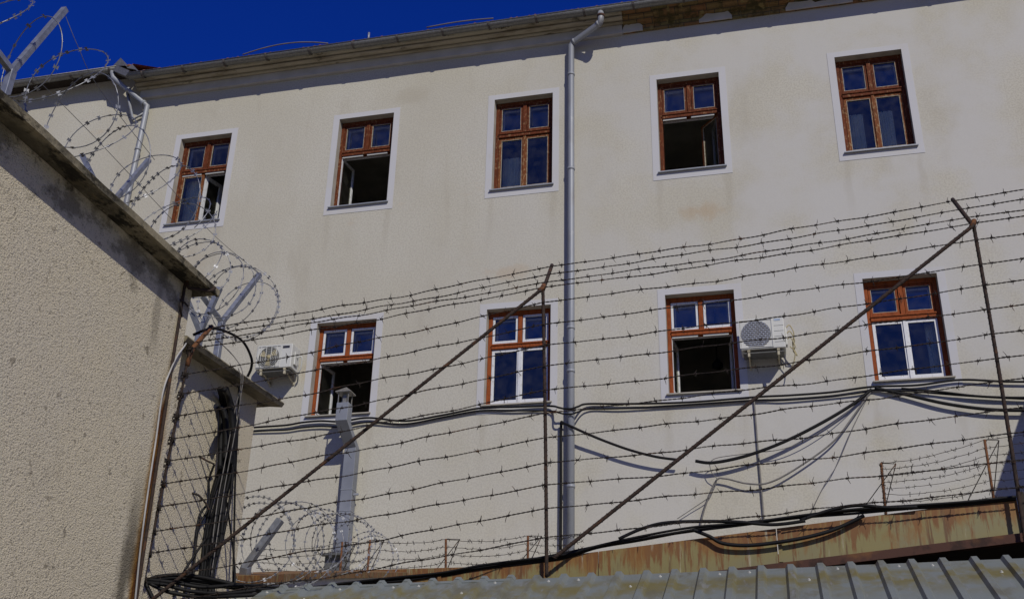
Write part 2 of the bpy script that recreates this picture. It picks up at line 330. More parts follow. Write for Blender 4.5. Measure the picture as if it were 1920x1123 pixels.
# ---------------------------------------------------------------- the building
XS = [-6.124, -2.927, 0.0, 2.857, 5.795]; WW = 1.05
ZU0, ZU1, ZL0, ZL1 = 11.435, 13.297, 7.572, 9.210
bld = thing('institution_building', 'long cream rendered building with two rows of brown wooden windows', 'building', (0, 0, 0))
bx = sorted([-15, -7.2] + [a for x in XS for a in (x, x+WW)] + [15]); bz = [0, ZL0, ZL1, ZU0, ZU1, 14.60]
mb = MB()
openings = [(x, ZU0, ZU1) for x in XS] + [(x, ZL0, ZL1) for x in XS[1:]]
def is_open(a, c): return any(abs(a-x) < .01 and abs(c-z) < .01 for x, z, _ in openings)
for i in range(len(bx)-1):
    for k in range(len(bz)-1):
        if is_open(bx[i], bz[k]): continue
        mb.add([(bx[i], 0, bz[k]), (bx[i+1], 0, bz[k]), (bx[i+1], 0, bz[k+1]), (bx[i], 0, bz[k+1])], [(0, 1, 2, 3)])
mb.add([(-15, 0, 14.6), (-7.2, 0, 14.6), (-7.2, 0, 15.0), (-15, 0, 15.0)], [(0, 1, 2, 3)])
mb.build('wall', M['stucco'], bld, fix=False)
RD = .30
mb = MB()      # rooms behind the openings: floor slabs, partitions and a back wall
for z0, z1 in ((ZU0-1.0, ZU1+.55), (ZL0-1.0, ZL1+.9)):
    for i in range(len(XS)):
        a = XS[i]-1.1; b = XS[i]+2.0; y0, y1 = RD, 4.2
        mb.add([(a, y0, z0), (b, y0, z0), (b, y1, z0), (a, y1, z0), (a, y0, z1), (b, y0, z1), (b, y1, z1), (a, y1, z1)],
               [(0, 1, 2, 3), (7, 6, 5, 4), (3, 2, 6, 7), (0, 3, 7, 4), (2, 1, 5, 6)])
mb.build('room_walls', M['room'], bld, fix=False)
MB().box(-15, 15, 9.8, 10, 0, 14.6).box(-15, -14.8, .02, 9.8, 0, 14.6).box(14.8, 15, .02, 9.8, 0, 14.6).build('rear_wall', M['stucco'], bld)

# eaves: frieze, moulded cornice, broken brick stretch, gutter, tiles
ZF = 14.345
mb = MB(); mb.prism_x([(-.003, ZF), (-.075, ZF), (-.075, ZF+.175), (-.003, ZF+.175)], -7.17, 2.30); mb.build('frieze', M['frieze'], bld)
mb = MB()
random.seed(3)
for a, b in ((2.30, 2.66), (3.64, 4.2), (5.1, 6.2), (6.35, 7.3), (8.4, 14.9)):      # bits of the pale band that have not fallen off
    n = max(9, int((b-a)/.06)); bot = []; top = []
    for i in range(n+1):
        x = a+(b-a)*i/n; e_ = min(i, n-i); bot.append((x, ZF+random.uniform(0, .008))); top.append((x, ZF+(.165 if int(x*4.3) % 3 else .11)-random.uniform(0, .02)-(.05 if e_ == 0 else 0)))
    vs = [(x, -.072, z) for x, z in bot+top[::-1]]; m_ = len(vs)
    MB().add(vs + [(x, -.045, z) for x, _, z in vs], [tuple(range(m_))] + [(i, (i+1) % m_, m_+(i+1) % m_, m_+i) for i in range(m_)]).build('frieze_remnant', M['frieze'], bld)
prof = [(-.003, 14.522), (-.10, 14.522), (-.10, 14.508), (-.145, 14.508), (-.145, 14.536), (-.12, 14.542), (-.12, 14.556), (-.205, 14.556), (-.228, 14.582), (-.222, 14.600), (-.19, 14.603), (-.19, 14.616), (-.28, 14.616), (-.315, 14.645), (-.315, 14.668), (-.003, 14.668)]
MB().prism_x(prof, -7.22, 2.32).build('cornice', M['cornice'], bld)
mb = MB()
x = 2.32
while x < 14.9:       # brick courses laid bare where the render is gone
    L_ = random.uniform(.35, .7); o = random.uniform(-.02, .03)
    mb.prism_x([(-.003, ZF+.01), (-.045-o*.2, ZF+.01), (-.05-o*.2, ZF+.16), (-.10-o, ZF+.165), (-.12-o, ZF+.235), (-.2+o, ZF+.24), (-.22+o, ZF+.30), (-.3+o, ZF+.305), (-.31+o, ZF+.346), (-.003, ZF+.346)], x, x+L_-.004)
    x += L_
mb.build('broken_cornice', M['brick'], bld)
def half_round(x0, x1, yc, zc, r, zend=None):
    mb = MB(); n = 10; zend = zc if zend is None else zend
    def sec(x, z, rr): return [(x, yc-rr*math.cos(math.pi*k/n), z-rr*math.sin(math.pi*k/n)) for k in range(n+1)]
    N = max(2, int((x1-x0)/.8)); vs = []; random.seed(5)
    for i in range(N+1):
        t = i/N; z = zc+(zend-zc)*t + random.uniform(-.010, .010); vs += sec(x0+(x1-x0)*t, z, r)
    k = n+1
    mb.add(vs, [(i*k+j, i*k+j+1, (i+1)*k+j+1, (i+1)*k+j) for i in range(N) for j in range(n)], True)
    return mb
GY, GZ, GR = -.45, 14.61, .078
def gutter(x0, x1, yc, zc):
    gm = half_round(x0, x1, yc, zc, GR); o = gm.build('gutter', M['gutter'], bld, fix=False)
    sol = o.modifiers.new('thickness', 'SOLIDIFY'); sol.thickness = .006
    mb = MB(); MB_ = MB(); MB_.tube([(x0, yc-GR, zc+.004), (x1, yc-GR, zc+.004)], .011, 8); MB_.build('gutter_bead', M['gutter'], o)
    x = x0+.3
    while x < x1:
        pts = [(x, yc-(GR+.006)*math.cos(math.pi*k/10), zc-(GR+.006)*math.sin(math.pi*k/10)) for k in range(11)]
        vs = [(p[0]+s, p[1], p[2]) for p in pts for s in (-.02, .02)]
        cl = MB().add(vs, [(2*i, 2*i+1, 2*i+3, 2*i+2) for i in range(10)]).build('gutter_clip', M['clip'], o, fix=False)
        s2 = cl.modifiers.new('thickness', 'SOLIDIFY'); s2.thickness = .006
        x += .86
    return o
gutter(-7.2, 14.9, GY, GZ); gutter(-14.9, -7.56, -.36, 14.90)
# stepped gutter corner with its little peak of flashing
mb = MB(); mb.beam((-7.58, -.36, 14.87), (-7.20, -.44, 14.62), .15, .13); mb.add([(-7.66, -.42, 14.93), (-7.36, -.44, 14.88), (-7.50, -.44, 15.09), (-7.60, -.15, 14.95), (-7.34, -.15, 14.93)], [(0, 1, 2), (0, 2, 3), (1, 4, 2), (2, 4, 3)])
mb.add([(-7.30, -.46, 14.80), (-7.10, -.46, 14.73), (-7.20, -.45, 14.88), (-7.28, -.2, 14.80), (-7.10, -.2, 14.78)], [(0, 1, 2), (0, 2, 3), (1, 4, 2), (2, 4, 3)])
mb.build('gutter_corner', M['gutter'], bld)
MB().box(-14.9, -7.25, -.34, -.004, 14.925, 14.945).build('eaves_board', M['dark'], bld)
# tile roof
mb = MB(); sl_ = math.tan(R(32)); random.seed(9)
for (xa, xb, ye, ze) in ((-7.3, 14.9, -.46, 14.665), (-14.9, -7.3, -.36, 14.95)):
    n = int((xb-xa)/.11)
    pr = []
    for i in range(n+1):
        x = xa+(xb-xa)*i/n; j = random.uniform(-.012, .012)
        pr += [(x, 0.0+j), (x+.05, .028+j)]
    vs = [(x, ye, ze+h) for x, h in pr] + [(x, ye+5.6, ze+5.6*sl_+h) for x, h in pr] + [(x, ye, ze-.02) for x, h in pr]
    k = len(pr); mb.add(vs, [(i, i+1, k+i+1, k+i) for i in range(k-1)] + [(2*k+i, 2*k+i+1, i+1, i) for i in range(k-1)])
mb.add([(-14.9, 5.2, 14.715+5.6*sl_), (14.9, 5.2, 14.715+5.6*sl_), (14.9, 10.2, 14.6), (-14.9, 10.2, 14.6)], [(0, 1, 2, 3)])
mb.build('roof', M['tile'], bld, fix=False)
p = on_y(691, 72, -.42); MB().tube([p+V((0, 0, -.06)), p+V((0, 0, .12))], .022, 8).build('vent_pipe', M['galv'], bld)
for q in ([(455, 103), (490, 92), (525, 84), (560, 80), (590, 80), (615, 82)], [(800, 52), (850, 43), (890, 38), (925, 35)]):
    MB().tube(spline([on_y(a, b, -.40) for a, b in q], 5), .012, 6).build('lightning_conductor', M['dim'], bld)

# downpipes
def downpipe(pts, r, collars, foot):
    mb = MB(); mb.tube(pts, r, 14)
    o = mb.build('downpipe', M['pipe'], bld)
    for (c, d) in collars:
        c = V(c); d = V(d).normalized()*.022
        MB().tube([c-d, c+d], r+.009, 14).build('pipe_collar', M['pipe'] if random.random() < .7 else M['rust_dark'], o)
    return o
px_ = 1.395
downpipe([(1.985, -.45, 14.56), (1.985, -.45, 14.37), (1.97, -.44, 14.32), (1.44, -.13, 14.23), (px_, -.11, 14.17), (px_, -.11, 12), (px_+.003, -.11, 9.5), (px_, -.11, 4.0)], .056,
         [((px_, -.11, z), (0, 0, 1)) for z in (13.55, 11.62, 8.72, 8.0, 6.2)] + [((1.985, -.45, 14.46), (0, 0, 1)), ((1.46, -.142, 14.233), (.54, -.31, .10)), ((1.94, -.423, 14.314), (.54, -.31, .10))], None)
q0, q1, q2 = on_y(211, 135, -.36), on_y(212, 146, -.36), on_y(276, 199, -.12)
qb = on_y(236, 385, -.12)
downpipe([q0, q1, q2, qb, (qb.x-.0, -.12, 9.0)], .052, [(q1.lerp(q2, .45), q2-q1), (q2.lerp(qb, .45), qb-q2), (q1.lerp(q2, .9), q2-q1)], None)
qv = on_y(250, 226, -.03)
MB().tube([q1.lerp(q2, .35)+V((0, .1, -.05)), qv+V((0, -.02, 0)), q2+V((-.02, .04, -.10))], .03, 6).build('pipe_stay', M['pipe'], bld)

# ---------------------------------------------------------------- windows
def window(ix, row, up='wood', low='wood', woodm='wood_old', left=0, right=0, inner=True, curtains=(), ajar=None):
    """left/right: opening angle in degrees of the two lower leaves (None = leaf missing)."""
    x0 = XS[ix]; x1 = x0+WW; z0, z1 = (ZU0, ZU1) if row == 0 else (ZL0, ZL1); H = z1-z0
    FY = .13; T = .062                       # frame depth in the wall, frame width
    fw = M[woodm]; wins = []
    mb = MB(); mb.ring(x0+.002, x1-.002, z0+.012, z1-.002, T, FY, FY+.10, wb=.05, wt=.075)
    zt = z1 - H*.37; xm = (x0+x1)/2
    mb.box(x0+T, x1-T, FY-.018, FY+.09, zt-.045, zt+.045); mb.box(x0+T, x1-T, FY-.034, FY-.016, zt+.012, zt+.034)
    mb.box(xm-.033, xm+.033, FY-.010, FY+.09, zt+.045, z1-.075)
    fr = mb.build('window', fw, bld, loc=(x0, 0, z0), bevel=.004)
    tr = MB().ring(x0-.115, x1+.115, z0-.145, z1+.10, .115, -.006, -.001, wb=.145-.004, wt=.10).build('trim', M['trim'], fr)
    rv = MB(); rv.add([(x0, 0, z0), (x1, 0, z0), (x1, 0, z1), (x0, 0, z1), (x0, RD, z0), (x1, RD, z0), (x1, RD, z1), (x0, RD, z1)], [(0, 4, 5, 1), (1, 5, 6, 2), (2, 6, 7, 3), (3, 7, 4, 0)]).build('reveal', M['reveal'], fr, fix=False)
    sill = MB(); sill.add([(x0-.03, -.05, z0+.000), (x1+.03, -.05, z0+.000), (x1+.03, FY+.02, z0+.03), (x0-.03, FY+.02, z0+.03), (x0-.03, -.05, z0-.02), (x1+.03, -.05, z0-.02), (x1+.03, FY+.02, z0+.01), (x0-.03, FY+.02, z0+.01)],
        [(0, 1, 2, 3), (7, 6, 5, 4), (0, 4, 5, 1), (1, 5, 6, 2), (2, 6, 7, 3), (3, 7, 4, 0)])
    sill.build('sill', M['pipe'] if row == 0 else M['reveal'], fr)
    def sash(name, a, b, c, d, y, mat, wd=.042, ang=0, hinge='l', pane=True, depth=.038):
        Mx = None
        if ang:
            hx = a if hinge == 'l' else b; s = 1 if hinge == 'l' else -1
            Mx = Matrix.Translation((hx, y, 0)) @ Matrix.Rotation(R(ang)*s, 4, 'Z') @ Matrix.Translation((-hx, -y, 0))
        so_ = MB().ring(a, b, c, d, wd, y, y+depth, wb=wd*1.3, M=Mx).build(name, mat, fr, bevel=.003)
        if pane:
            vs = [V((a+wd-.004, y+depth*.5, c+wd)), V((b-wd+.004, y+depth*.5, c+wd)), V((b-wd+.004, y+depth*.5, d-wd+.004)), V((a+wd-.004, y+depth*.5, d-wd+.004))]
            if Mx: vs = [Mx @ p for p in vs]
            n = 6; P = []
            MB().add(vs, [(0, 1, 2, 3)]).build('pane', M['glass'], fr, fix=False)
            if mat is not M['white']: MB().ring(a+wd-.002, b-wd+.002, c+wd*1.3-.002, d-wd+.002, .009, y+.002, y+depth*.5-.002, M=Mx).build('putty', M['putty'], fr)
    um = M['white'] if up == 'white' else fw
    g = .007
    for a, b in ((x0+T+g, xm-.033-g), (xm+.033+g, x1-T-g)): sash('upper_sash', a, b, zt+.045+g, z1-.075-g, FY+.012, um, .036)
    if inner:
        for a, b in ((x0+T+.04, xm-.06), (xm+.05, x1-T-.03)): sash('inner_sash', a, b, zt+.07, z1-.11, .235, M['white'], .035)
        MB().box(x0+.02, x1-.02, .215, .255, zt-.06, zt+.03).build('inner_transom', M['white'], fr)
    lm = M['white'] if low == 'white' else (M['wood_bare'] if woodm == 'wood_old' else fw)
    a0, a1, zc0, zc1 = x0+T+g, x1-T-g, z0+.065, zt-.045-g
    for (a, b, ang, h) in ((a0, xm-.002, left, 'l'), (xm+.002, a1, right, 'r')):
        if ang is None: continue
        sash('casement', a, b, zc0, zc1, FY+.012, M['white'] if ang > 5 and low != 'woodopen' else lm, .045, ang, h)
    if ix == 0 and row == 0: sash('inner_casement', xm+.012, a1, zc0, zc1, .19, M['white'], .075, 74, 'l')
    if low == 'woodopen': sash('inner_casement', xm+.03, a1-.03, zc0, zc1, .235, M['white'], .04, 75, 'r')
    if left == 0 and right == 0: MB().box(xm-.022, xm+.022, FY-.004, FY+.010, zc0, zc1).build('cover_strip', lm, fr)
    if left not in (0, None) or right not in (0, None):
        MB().box(x0+T+.01, xm-.06, FY+.002, FY+.03, zt-.075, zt-.0455).box(xm+.02, x1-T-.06, FY+.002, FY+.03, zt-.075, zt-.0455).build('pale_batten', M['ac'], fr)
    for (fa, fb, ft, y) in curtains:
        n = 24; vs = []; 
        for i in range(n+1):
            x = x0+WW*(fa+(fb-fa)*i/n); yy = y+.012*math.sin(i*1.7)+.008*math.sin(i*.9)
            vs += [(x, yy, z0+.05), (x, yy, z0+(zt-z0)*ft)]
        MB().add(vs, [(2*i, 2*i+2, 2*i+3, 2*i+1) for i in range(n)], True).build('curtain', M['curtain'], fr, fix=False)
    return fr
window(0, 0, left=0.01, right=None, curtains=((.08, .44, .94, .33),))
window(1, 0, left=82, right=None)
window(2, 0, left=0, right=0, curtains=((.10, .40, .70, .33),))
window(3, 0, low='woodopen', left=None, right=48)
window(4, 0, left=0, right=0, curtains=((.10, .34, .78, .33), (.56, .78, .78, .33)))
window(1, 1, 'white', 'white', 'wood_new', 80, None)
window(2, 1, 'white', 'white', 'wood_new', 0, 0)
window(3, 1, 'white', 'white', 'wood_new', 83, 80)
window(4, 1, 'wood', 'white', 'wood_new', 0, 0, curtains=((.78, .95, .97, .34),))

# ---------------------------------------------------------------- neighbouring wing whose lean-to roof shades the far right of the facade
wing = thing('side_wing', 'lean-to wing of the building beyond the right edge, its shadow on the cream wall', 'building', (11.6, -2.9, 0))
mb = MB(); za, zb = 9.08, 9.08-.52*5.2
mb.add([(8.6, -.01, 0), (14.8, -.01, 0), (14.8, -5.2, 0), (8.6, -5.2, 0), (8.6, -.01, za), (14.8, -.01, za), (14.8, -5.2, zb), (8.6, -5.2, zb)], [(0, 1, 2, 3), (4, 7, 6, 5), (0, 3, 7, 4), (1, 5, 6, 2), (2, 6, 7, 3), (0, 4, 5, 1)])
mb.build('wall', M['stucco'], wing)
MB().add([(8.6, -.01, za+.004), (14.8, -.01, za+.004), (14.8, -5.25, zb+.004-.03), (8.6, -5.25, zb+.004-.03)], [(0, 1, 2, 3)]).build('roof', M['tile'], wing, fix=False)

# ---------------------------------------------------------------- air conditioners
def ac(x0, x1, z0, z1, yb, yf, label, fancx, kind):
    t = thing('air_conditioner', label, 'air conditioner', ((x0+x1)/2, yb, z0), 'outdoor air conditioning units on the facade')
    H = z1-z0; W = x1-x0
    MB().box(x0, x1, yf, yb, z0, z1).build('casing', M['ac'], t, bevel=.012)
    cx = x0+W*fancx; r = H*.44; cz = (z0+z1)/2-.01
    MB().ring(cx-r*1.12, cx+r*1.12, z0+.02, z1-.02, .012, yf-.010, yf-.0015).build('grille_surround', M['ac'], t)
    n = 28; mb = MB(); mb.add([(cx, yf-.003, cz)] + [(cx+r*math.cos(2*math.pi*k/n), yf-.003, cz+r*math.sin(2*math.pi*k/n)) for k in range(n)], [(0, k+1, (k+1) % n+1) for k in range(n)])
    mb.build('fan_opening', M['ac_dark'] if kind == 'blades' else M['dim'], t)
    mb = MB()
    if kind == 'blades':
        for k in range(3):
            a = 2.1*k+.5
            vs = [(cx+q*r*math.cos(a+o), yf-.008-.004*j, cz+q*r*math.sin(a+o)) for j, (q, o) in enumerate(((.15, 0), (.85, -.35), (.92, .35), (.4, .5)))]
            mb.add(vs, [(0, 1, 2, 3)])
        mb.tube([(cx, yf-.004, cz), (cx, yf-.018, cz)], r*.2, 12); mb.build('fan', M['ac_tan'], t)
        mb = MB()
        for k in range(4): mb.tube([(cx-r*.75+k*r*.5, yf-.02, cz-r*.98), (cx-r*.75+k*r*.5, yf-.02, cz+r*.98)], .005, 5)
        for k in range(5): mb.tube([(cx+r*(.25+.17*k)*math.cos(a_), yf-.02, cz+r*(.25+.17*k)*math.sin(a_)) for a_ in [2*math.pi*j/24 for j in range(25)]], .0028, 4)
        mb.build('fan_guard', M['ac'], t)
    else:
        k = 0; z = cz-r
        while z < cz+r:
            hw = math.sqrt(max(0, r*r-(z-cz)**2))
            if hw > .02: mb.box(cx-hw, cx+hw, yf-.012, yf-.006, z-.005, z+.005)
            for j in range(9):
                x = cx-r+(j+.5*(k % 2))*r*.25
                if abs(x-cx) < hw-.01 and z+.026 < cz+r*.98: mb.box(x-.004, x+.004, yf-.0115, yf-.0065, z+.005, z+.026)
            z += .031; k += 1
        mb.build('fan_guard', M['galv'], t)
    px = cx+r*1.12+.03
    if kind == 'blades':
        MB().box(px, x1-.05, yf-.004, yf-.001, z1-.075, z1-.035).build('brand_plate', M['label'], t)
    else:
        MB().box(px, x1-.05, yf-.004, yf-.001, z1-.06, z1-.03).build('brand_plate', M['paleblue'], t)
        mb = MB()
        for k in range(4): mb.box(px-.01, x1-.01, yf-.0025, yf-.0008, z1-.14-k*.085, z1-.136-k*.085)
        mb.build('panel_seam', M['ac_dark'], t)
    MB().box(x1+.001, x1+.03, yf+.08, yf+.2, z0+.07, z0+H*.72).build('valve_cover', M['ac'], t, bevel=.01)
    for xx in (x0+W*.17, x1-W*.17):
        mb = MB(); mb.box(xx-.02, xx+.02, yf+.01, -.03, z0-.034, z0-.002); mb.box(xx-.02, xx+.02, -.028, -.002, z0-.16, z0-.002); mb.box(xx-.016, xx+.016, yf+.02, yf+.05, z0-.10, z0-.034); mb.beam((xx, yf+.12, z0-.036), (xx, -.03, z0-.13), .02, .02); mb.build('bracket', M['cornice'], t)
    mb = MB(); mb.box(x0+.03, x1-.03, yf+.03, yb-.03, z0-.052, z0-.036); mb.build('bracket_rail', M['ac_dark'], t)
    mb = MB()
    p0 = V((x1+.031, yf+.14, z0+H*.5))
    if kind != 'blades':
        for k in range(3):
            mb.tube(spline([p0+V((0, 0, .12-.09*k)), p0+V((.05, .01, .16-.1*k)), p0+V((.10, .03, .03-.1*k)), p0+V((.07, .08, -.12-.05*k)), p0+V((.12, .13, -.28))], 5), .009, 5)
        mb.tube(spline([p0+V((.03, 0, -.18)), p0+V((.09, 0, -.3)), p0+V((.03, .05, -.48)), p0+V((-.08, .12, -.55))], 6), .008, 5)
    else:
        mb.tube(spline([p0, p0+V((.07, .02, .02)), p0+V((.06, .06, -.14)), p0+V((0, .1, -.24)), p0+V((-.05, .2, -.28))], 6), .012, 6)
    mb.build('refrigerant_line', M['ac_tan'] if kind != 'blades' else M['ac'], t)
ac(-3.755, -3.13, 8.29, 8.70, -.10, -.40, 'smaller white air conditioner with visible tan fan, left of the lower windows', .36, 'blades')
ac(3.965, 4.60, 8.035, 8.52, -.10, -.40, 'larger white air conditioner with square mesh fan grille beside the open window', .36, 'mesh')

# ---------------------------------------------------------------- dry tuft growing on the cornice, lamp in the open room
random.seed(12); c = on_y(942, 52, -.30); mb = MB()
for k in range(70):
    a = random.uniform(0, math.pi); l = random.uniform(.08, .26); d = V((math.cos(a)*.9+random.uniform(-.3, .3), -random.uniform(.2, .7), random.uniform(-.35, .45)))
    b = c+V((random.uniform(-.16, .16), random.uniform(-.03, .02), random.uniform(-.03, .02))); mb.tube([b, b+d*l*.5+V((0, 0, .02)), b+d*l+V((0, 0, -.03))], [.005, .004, .002], 4)
tag(mb.build('grass_tuft', M['grass'], None, loc=tuple(c)), 'dry brown grass tuft sprouting from the cornice under the gutter', 'plant')
c = on_y(1345, 682, 1.2)
lt = thing('pendant_lamp', 'small dark lamp hanging inside the open room behind the right air conditioner', 'lamp', tuple(c))
MB().tube([c+V((0, 0, .95)), c+V((0, 0, .06))], .006, 6).build('cord', M['black'], lt)
MB().tube([c+V((0, 0, .09)), c+V((0, 0, .05)), c+V((0, 0, 0)), c+V((0, 0, -.06)), c+V((0, 0, -.09))], [.02, .05, .085, .085, .05], 14).build('lamp_shade', M['black'], lt)

# ---------------------------------------------------------------- ventilation duct
t = thing('ventilation_duct', 'grey sheet metal ventilation duct with a small roofed cowl below a window', 'duct', (-2.05, -.2, 4.5))
hw = .118
MB().box(-2.150, -1.965, -.20, -.03, 4.6, 6.95).build('duct_body', M['duct'], t, bevel=.004)
mb = MB(); a = [(-2.150, -.20, 6.95), (-1.965, -.20, 6.95), (-1.965, -.03, 6.95), (-2.150, -.03, 6.95)]; b = [(-2.19, -.58, 7.26), (-1.995, -.58, 7.26), (-1.995, -.40, 7.26), (-2.19, -.40, 7.26)]
mb.add([V(q) for q in a]+[V(q) for q in b], [(0, 1, 5, 4), (1, 2, 6, 5), (2, 3, 7, 6), (3, 0, 4, 7)]); mb.build('duct_elbow', M['duct'], t)
MB().box(-2.188, -1.997, -.578, -.402, 7.262, 7.555).build('duct_stub', M['duct'], t, bevel=.004)
mb = MB()
for x in (-2.18, -2.02):
    for y in (-.570, -.42): mb.box(x, x+.014, y, y+.012, 7.555, 7.735)
mb.box(-2.12, -2.06, -.52, -.46, 7.556, 7.735); mb.build('cowl_legs', M['cap'], t)
mb = MB(); ex = .03; c0 = [(-2.188-ex, -.578-ex), (-1.997+ex, -.578-ex), (-1.997+ex, -.402+ex), (-2.188-ex, -.402+ex)]
mb.add([(x, y, 7.735) for x, y in c0]+[(x, y, 7.722) for x, y in c0]+[(-2.09, -.495, 7.835)], [(0, 1, 8), (1, 2, 8), (2, 3, 8), (3, 0, 8), (4, 5, 1, 0), (5, 6, 2, 1), (6, 7, 3, 2), (7, 4, 0, 3), (7, 6, 5, 4)]); mb.build('cowl_roof', M['cap'], t)
MB().box(-2.155, -1.960, -.206, -.024, 6.28, 6.292).box(-2.155, -1.960, -.206, -.024, 5.95, 5.96).build('duct_seam', M['pipe'], t)
MB().box(-1.959, -1.88, -.16, -.13, 6.20, 6.23).build('wall_clip', M['pipe'], t)
MB().box(-2.24, -1.92, -.34, -.27, 5.02, 5.24).box(-2.28, -1.90, -.44, -.34, 5.24, 5.27).build('fan_box', M['ac_dark'], t)

# ---------------------------------------------------------------- cables on the facade
def cable(label, pts, r, mat, per=8, name='cable', cat='cable', group='cables along the facade', n=6):
    mb = MB()
    for q in pts: mb.tube(spline(q, per), r, n)
    o = mb.build(name, mat, None, loc=tuple(V(pts[0][0]))); return tag(o, label, cat, group)
def wallpath(pp, y): return [on_y(a, b, y if not isinstance(y, (list, tuple)) else y[i]) for i, (a, b) in enumerate(pp)]
run = [(430, 806), (478, 801), (535, 797), (565, 792), (600, 789), (640, 790), (690, 783), (760, 789), (830, 778), (900, 765), (960, 763), (1030, 761), (1048, 764), (1058, 766), (1072, 766), (1084, 762), (1102, 757), (1170, 757), (1290, 754), (1420, 744), (1480, 741), (1560, 735), (1635, 725), (1720, 722), (1800, 712), (1880, 715), (1960, 716)]
cable('upper black cable stapled along the cream wall under the lower windows', [wallpath(run, [-.05 if a < 1040 or a > 1100 else -.18 for a, b in run])], .016, M['black'])
run2 = [(a, b+7+3*math.sin(a*.013)) for a, b in run[:-6]] + [(1600, 738), (1636, 731), (1700, 733), (1800, 741), (1880, 746), (1960, 749)]
cable('lower black cable running just beneath another under the lower windows', [wallpath(run2, [-.04 if a < 1040 or a > 1100 else -.19 for a, b in run2])], .013, M['black'])
cable('black cable rising beside the downpipe and drooping to a cut end on the wall', [wallpath([(1051, 1030), (1052, 900), (1052, 800), (1056, 794), (1066, 797), (1090, 808), (1130, 825), (1180, 843), (1230, 856), (1274, 862)], [-.07]*3+[-.12, -.18, -.19, -.17, -.16, -.15, -.14])], .022, M['black'])
cable('thick drooping black cable with a bare left end under the far right window', [wallpath([(1304, 864), (1338, 867), (1400, 854), (1470, 828), (1540, 793), (1600, 757), (1634, 730)], [-.15, -.16, -.16, -.15, -.13, -.09, -.05])], .024, M['black'])
cable('thin grey cable curling in an S below the drooping black cable', [wallpath([(1312, 990), (1322, 950), (1342, 902), (1360, 897), (1400, 906), (1440, 905), (1490, 880), (1560, 830), (1600, 780), (1634, 730)], [-.04, -.05, -.07, -.08, -.09, -.09, -.09, -.08, -.07, -.05])], .013, M['dim'])
cable('hair thin wire hanging slantwise from the cable knot to the rusty panel', [wallpath([(1632, 735), (1600, 800), (1570, 870), (1545, 910), (1520, 962)], [-.06, -.1, -.1, -.08, -.04])], .0065, M['dim'])
cable('thin looping wires between the two drooping cables', [wallpath([(1330, 868), (1345, 858), (1400, 850), (1480, 838), (1560, 795), (1632, 733)], [-.15, -.15, -.14, -.12, -.1, -.06]), wallpath([(1330, 868), (1334, 885), (1344, 900), (1330, 930), (1300, 952), (1270, 972)], [-.15, -.12, -.1, -.08, -.06, -.05])], .006, M['dim'])
cable('narrow grey cable dropping straight down the wall from under the right air conditioner', [wallpath([(1414, 752), (1420, 830), (1426, 900), (1432, 972)], -.03)], .013, M['dim'])
cable('heavy black cable sweeping right from the knot under the far right window', [wallpath([(1640, 727), (1700, 740), (1770, 756), (1840, 766), (1900, 769), (1970, 768)], [-.05, -.06, -.075, -.08, -.08, -.08])], .024, M['black'])
cable('slim black cable sweeping right above the heavy one', [wallpath([(1690, 728), (1760, 734), (1830, 742), (1900, 745), (1970, 744)], [-.05, -.06, -.07, -.07, -.07])], .015, M['black'])

# ---------------------------------------------------------------- low annex under the facade with its own distant fences
def far_fence(label, posts, rows, ext=None, y=-2.0, arm=.22, seed=1):
    random.seed(seed)
    tops = [on_y(a, b, y) for a, b, c, d in posts]; bots = [on_y(c, d, y) for a, b, c, d in posts]
    for b, tp in zip(bots, tops): b.z -= .35
    t = thing('distant_barbed_fence', label, 'fence', bots[0], 'small barbed wire fences near the facade')
    for b, tp in zip(bots, tops):
        MB().tube([b, tp], .016, 6).build('post', M['rust'], t)
        e_ = tp+V((arm*.75, .12, .02)); MB().tube([b.lerp(tp, .42)+V((.01, 0, 0)), e_], .006, 5).tube([e_, tp], .0045, 4).tube([e_, b.lerp(tp, .25)+V((-arm*1.5, .12, 0))], .0055, 4).build('arm', M['wire'], t)
    P = list(zip(bots, tops))
    for k in range(rows):
        f = .30+.70*k/(rows-1); mb = MB()
        line = [b.lerp(tp, f) for b, tp in P]
        if ext: line = [line[0]+(line[0]-line[1]).normalized()*ext[0]] + line + [line[-1]+(line[-1]-line[-2]).normalized()*ext[1]]
        path = []
        for i in range(len(line)-1):
            n = 14
            for j in range(n): u_ = j/n; path.append(line[i].lerp(line[i+1], u_)+V((0, random.uniform(-.006, .006), -.05*4*u_*(1-u_)+random.uniform(-.006, .006))))
        path.append(line[-1]); mb.tube(path, .0034, 4)
        for i in range(len(path)-1):
            if random.random() < .8:
                c = path[i].lerp(path[i+1], random.random())
                for s in range(2):
                    d = V((random.uniform(-.6, .6), random.uniform(-.6, .6), random.uniform(-1, 1))).normalized()*.03; mb.tube([c-d, c+d], .003, 3)
        mb.build('barbed_wire', M['wire'], t)
far_fence('low rusty barbed wire fence seen small at the foot of the cream wall', [(642, 1016, 638, 1075), (694, 1012, 688, 1078), (836, 1010, 838, 1062), (990, 1004, 990, 1050)], 6, (1.2, .7), -2.0, .2)
far_fence('taller rusty barbed wire fence seen small at the lower right of the wall', [(1652, 868, 1658, 950), (1846, 824, 1864, 945)], 9, (.0, 1.6), -2.0, .24, 4)
annex = thing('flat_annex', 'low flat annex with rusty edge at the foot of the cream wall', 'building', (0, -1.2, 0))
MB().box(-6, 4.0, -2.25, -.02, 0, 4.55).box(4.01, 9, -2.25, -.02, 0, 4.6).build('wall', M['stucco'], annex)
MB().box(-6.05, 3.99, -2.29, -2.252, 4.40, 4.60).box(4.0, 9, -2.29, -2.252, 4.5, 4.65).build('coping', M['panel'], annex)

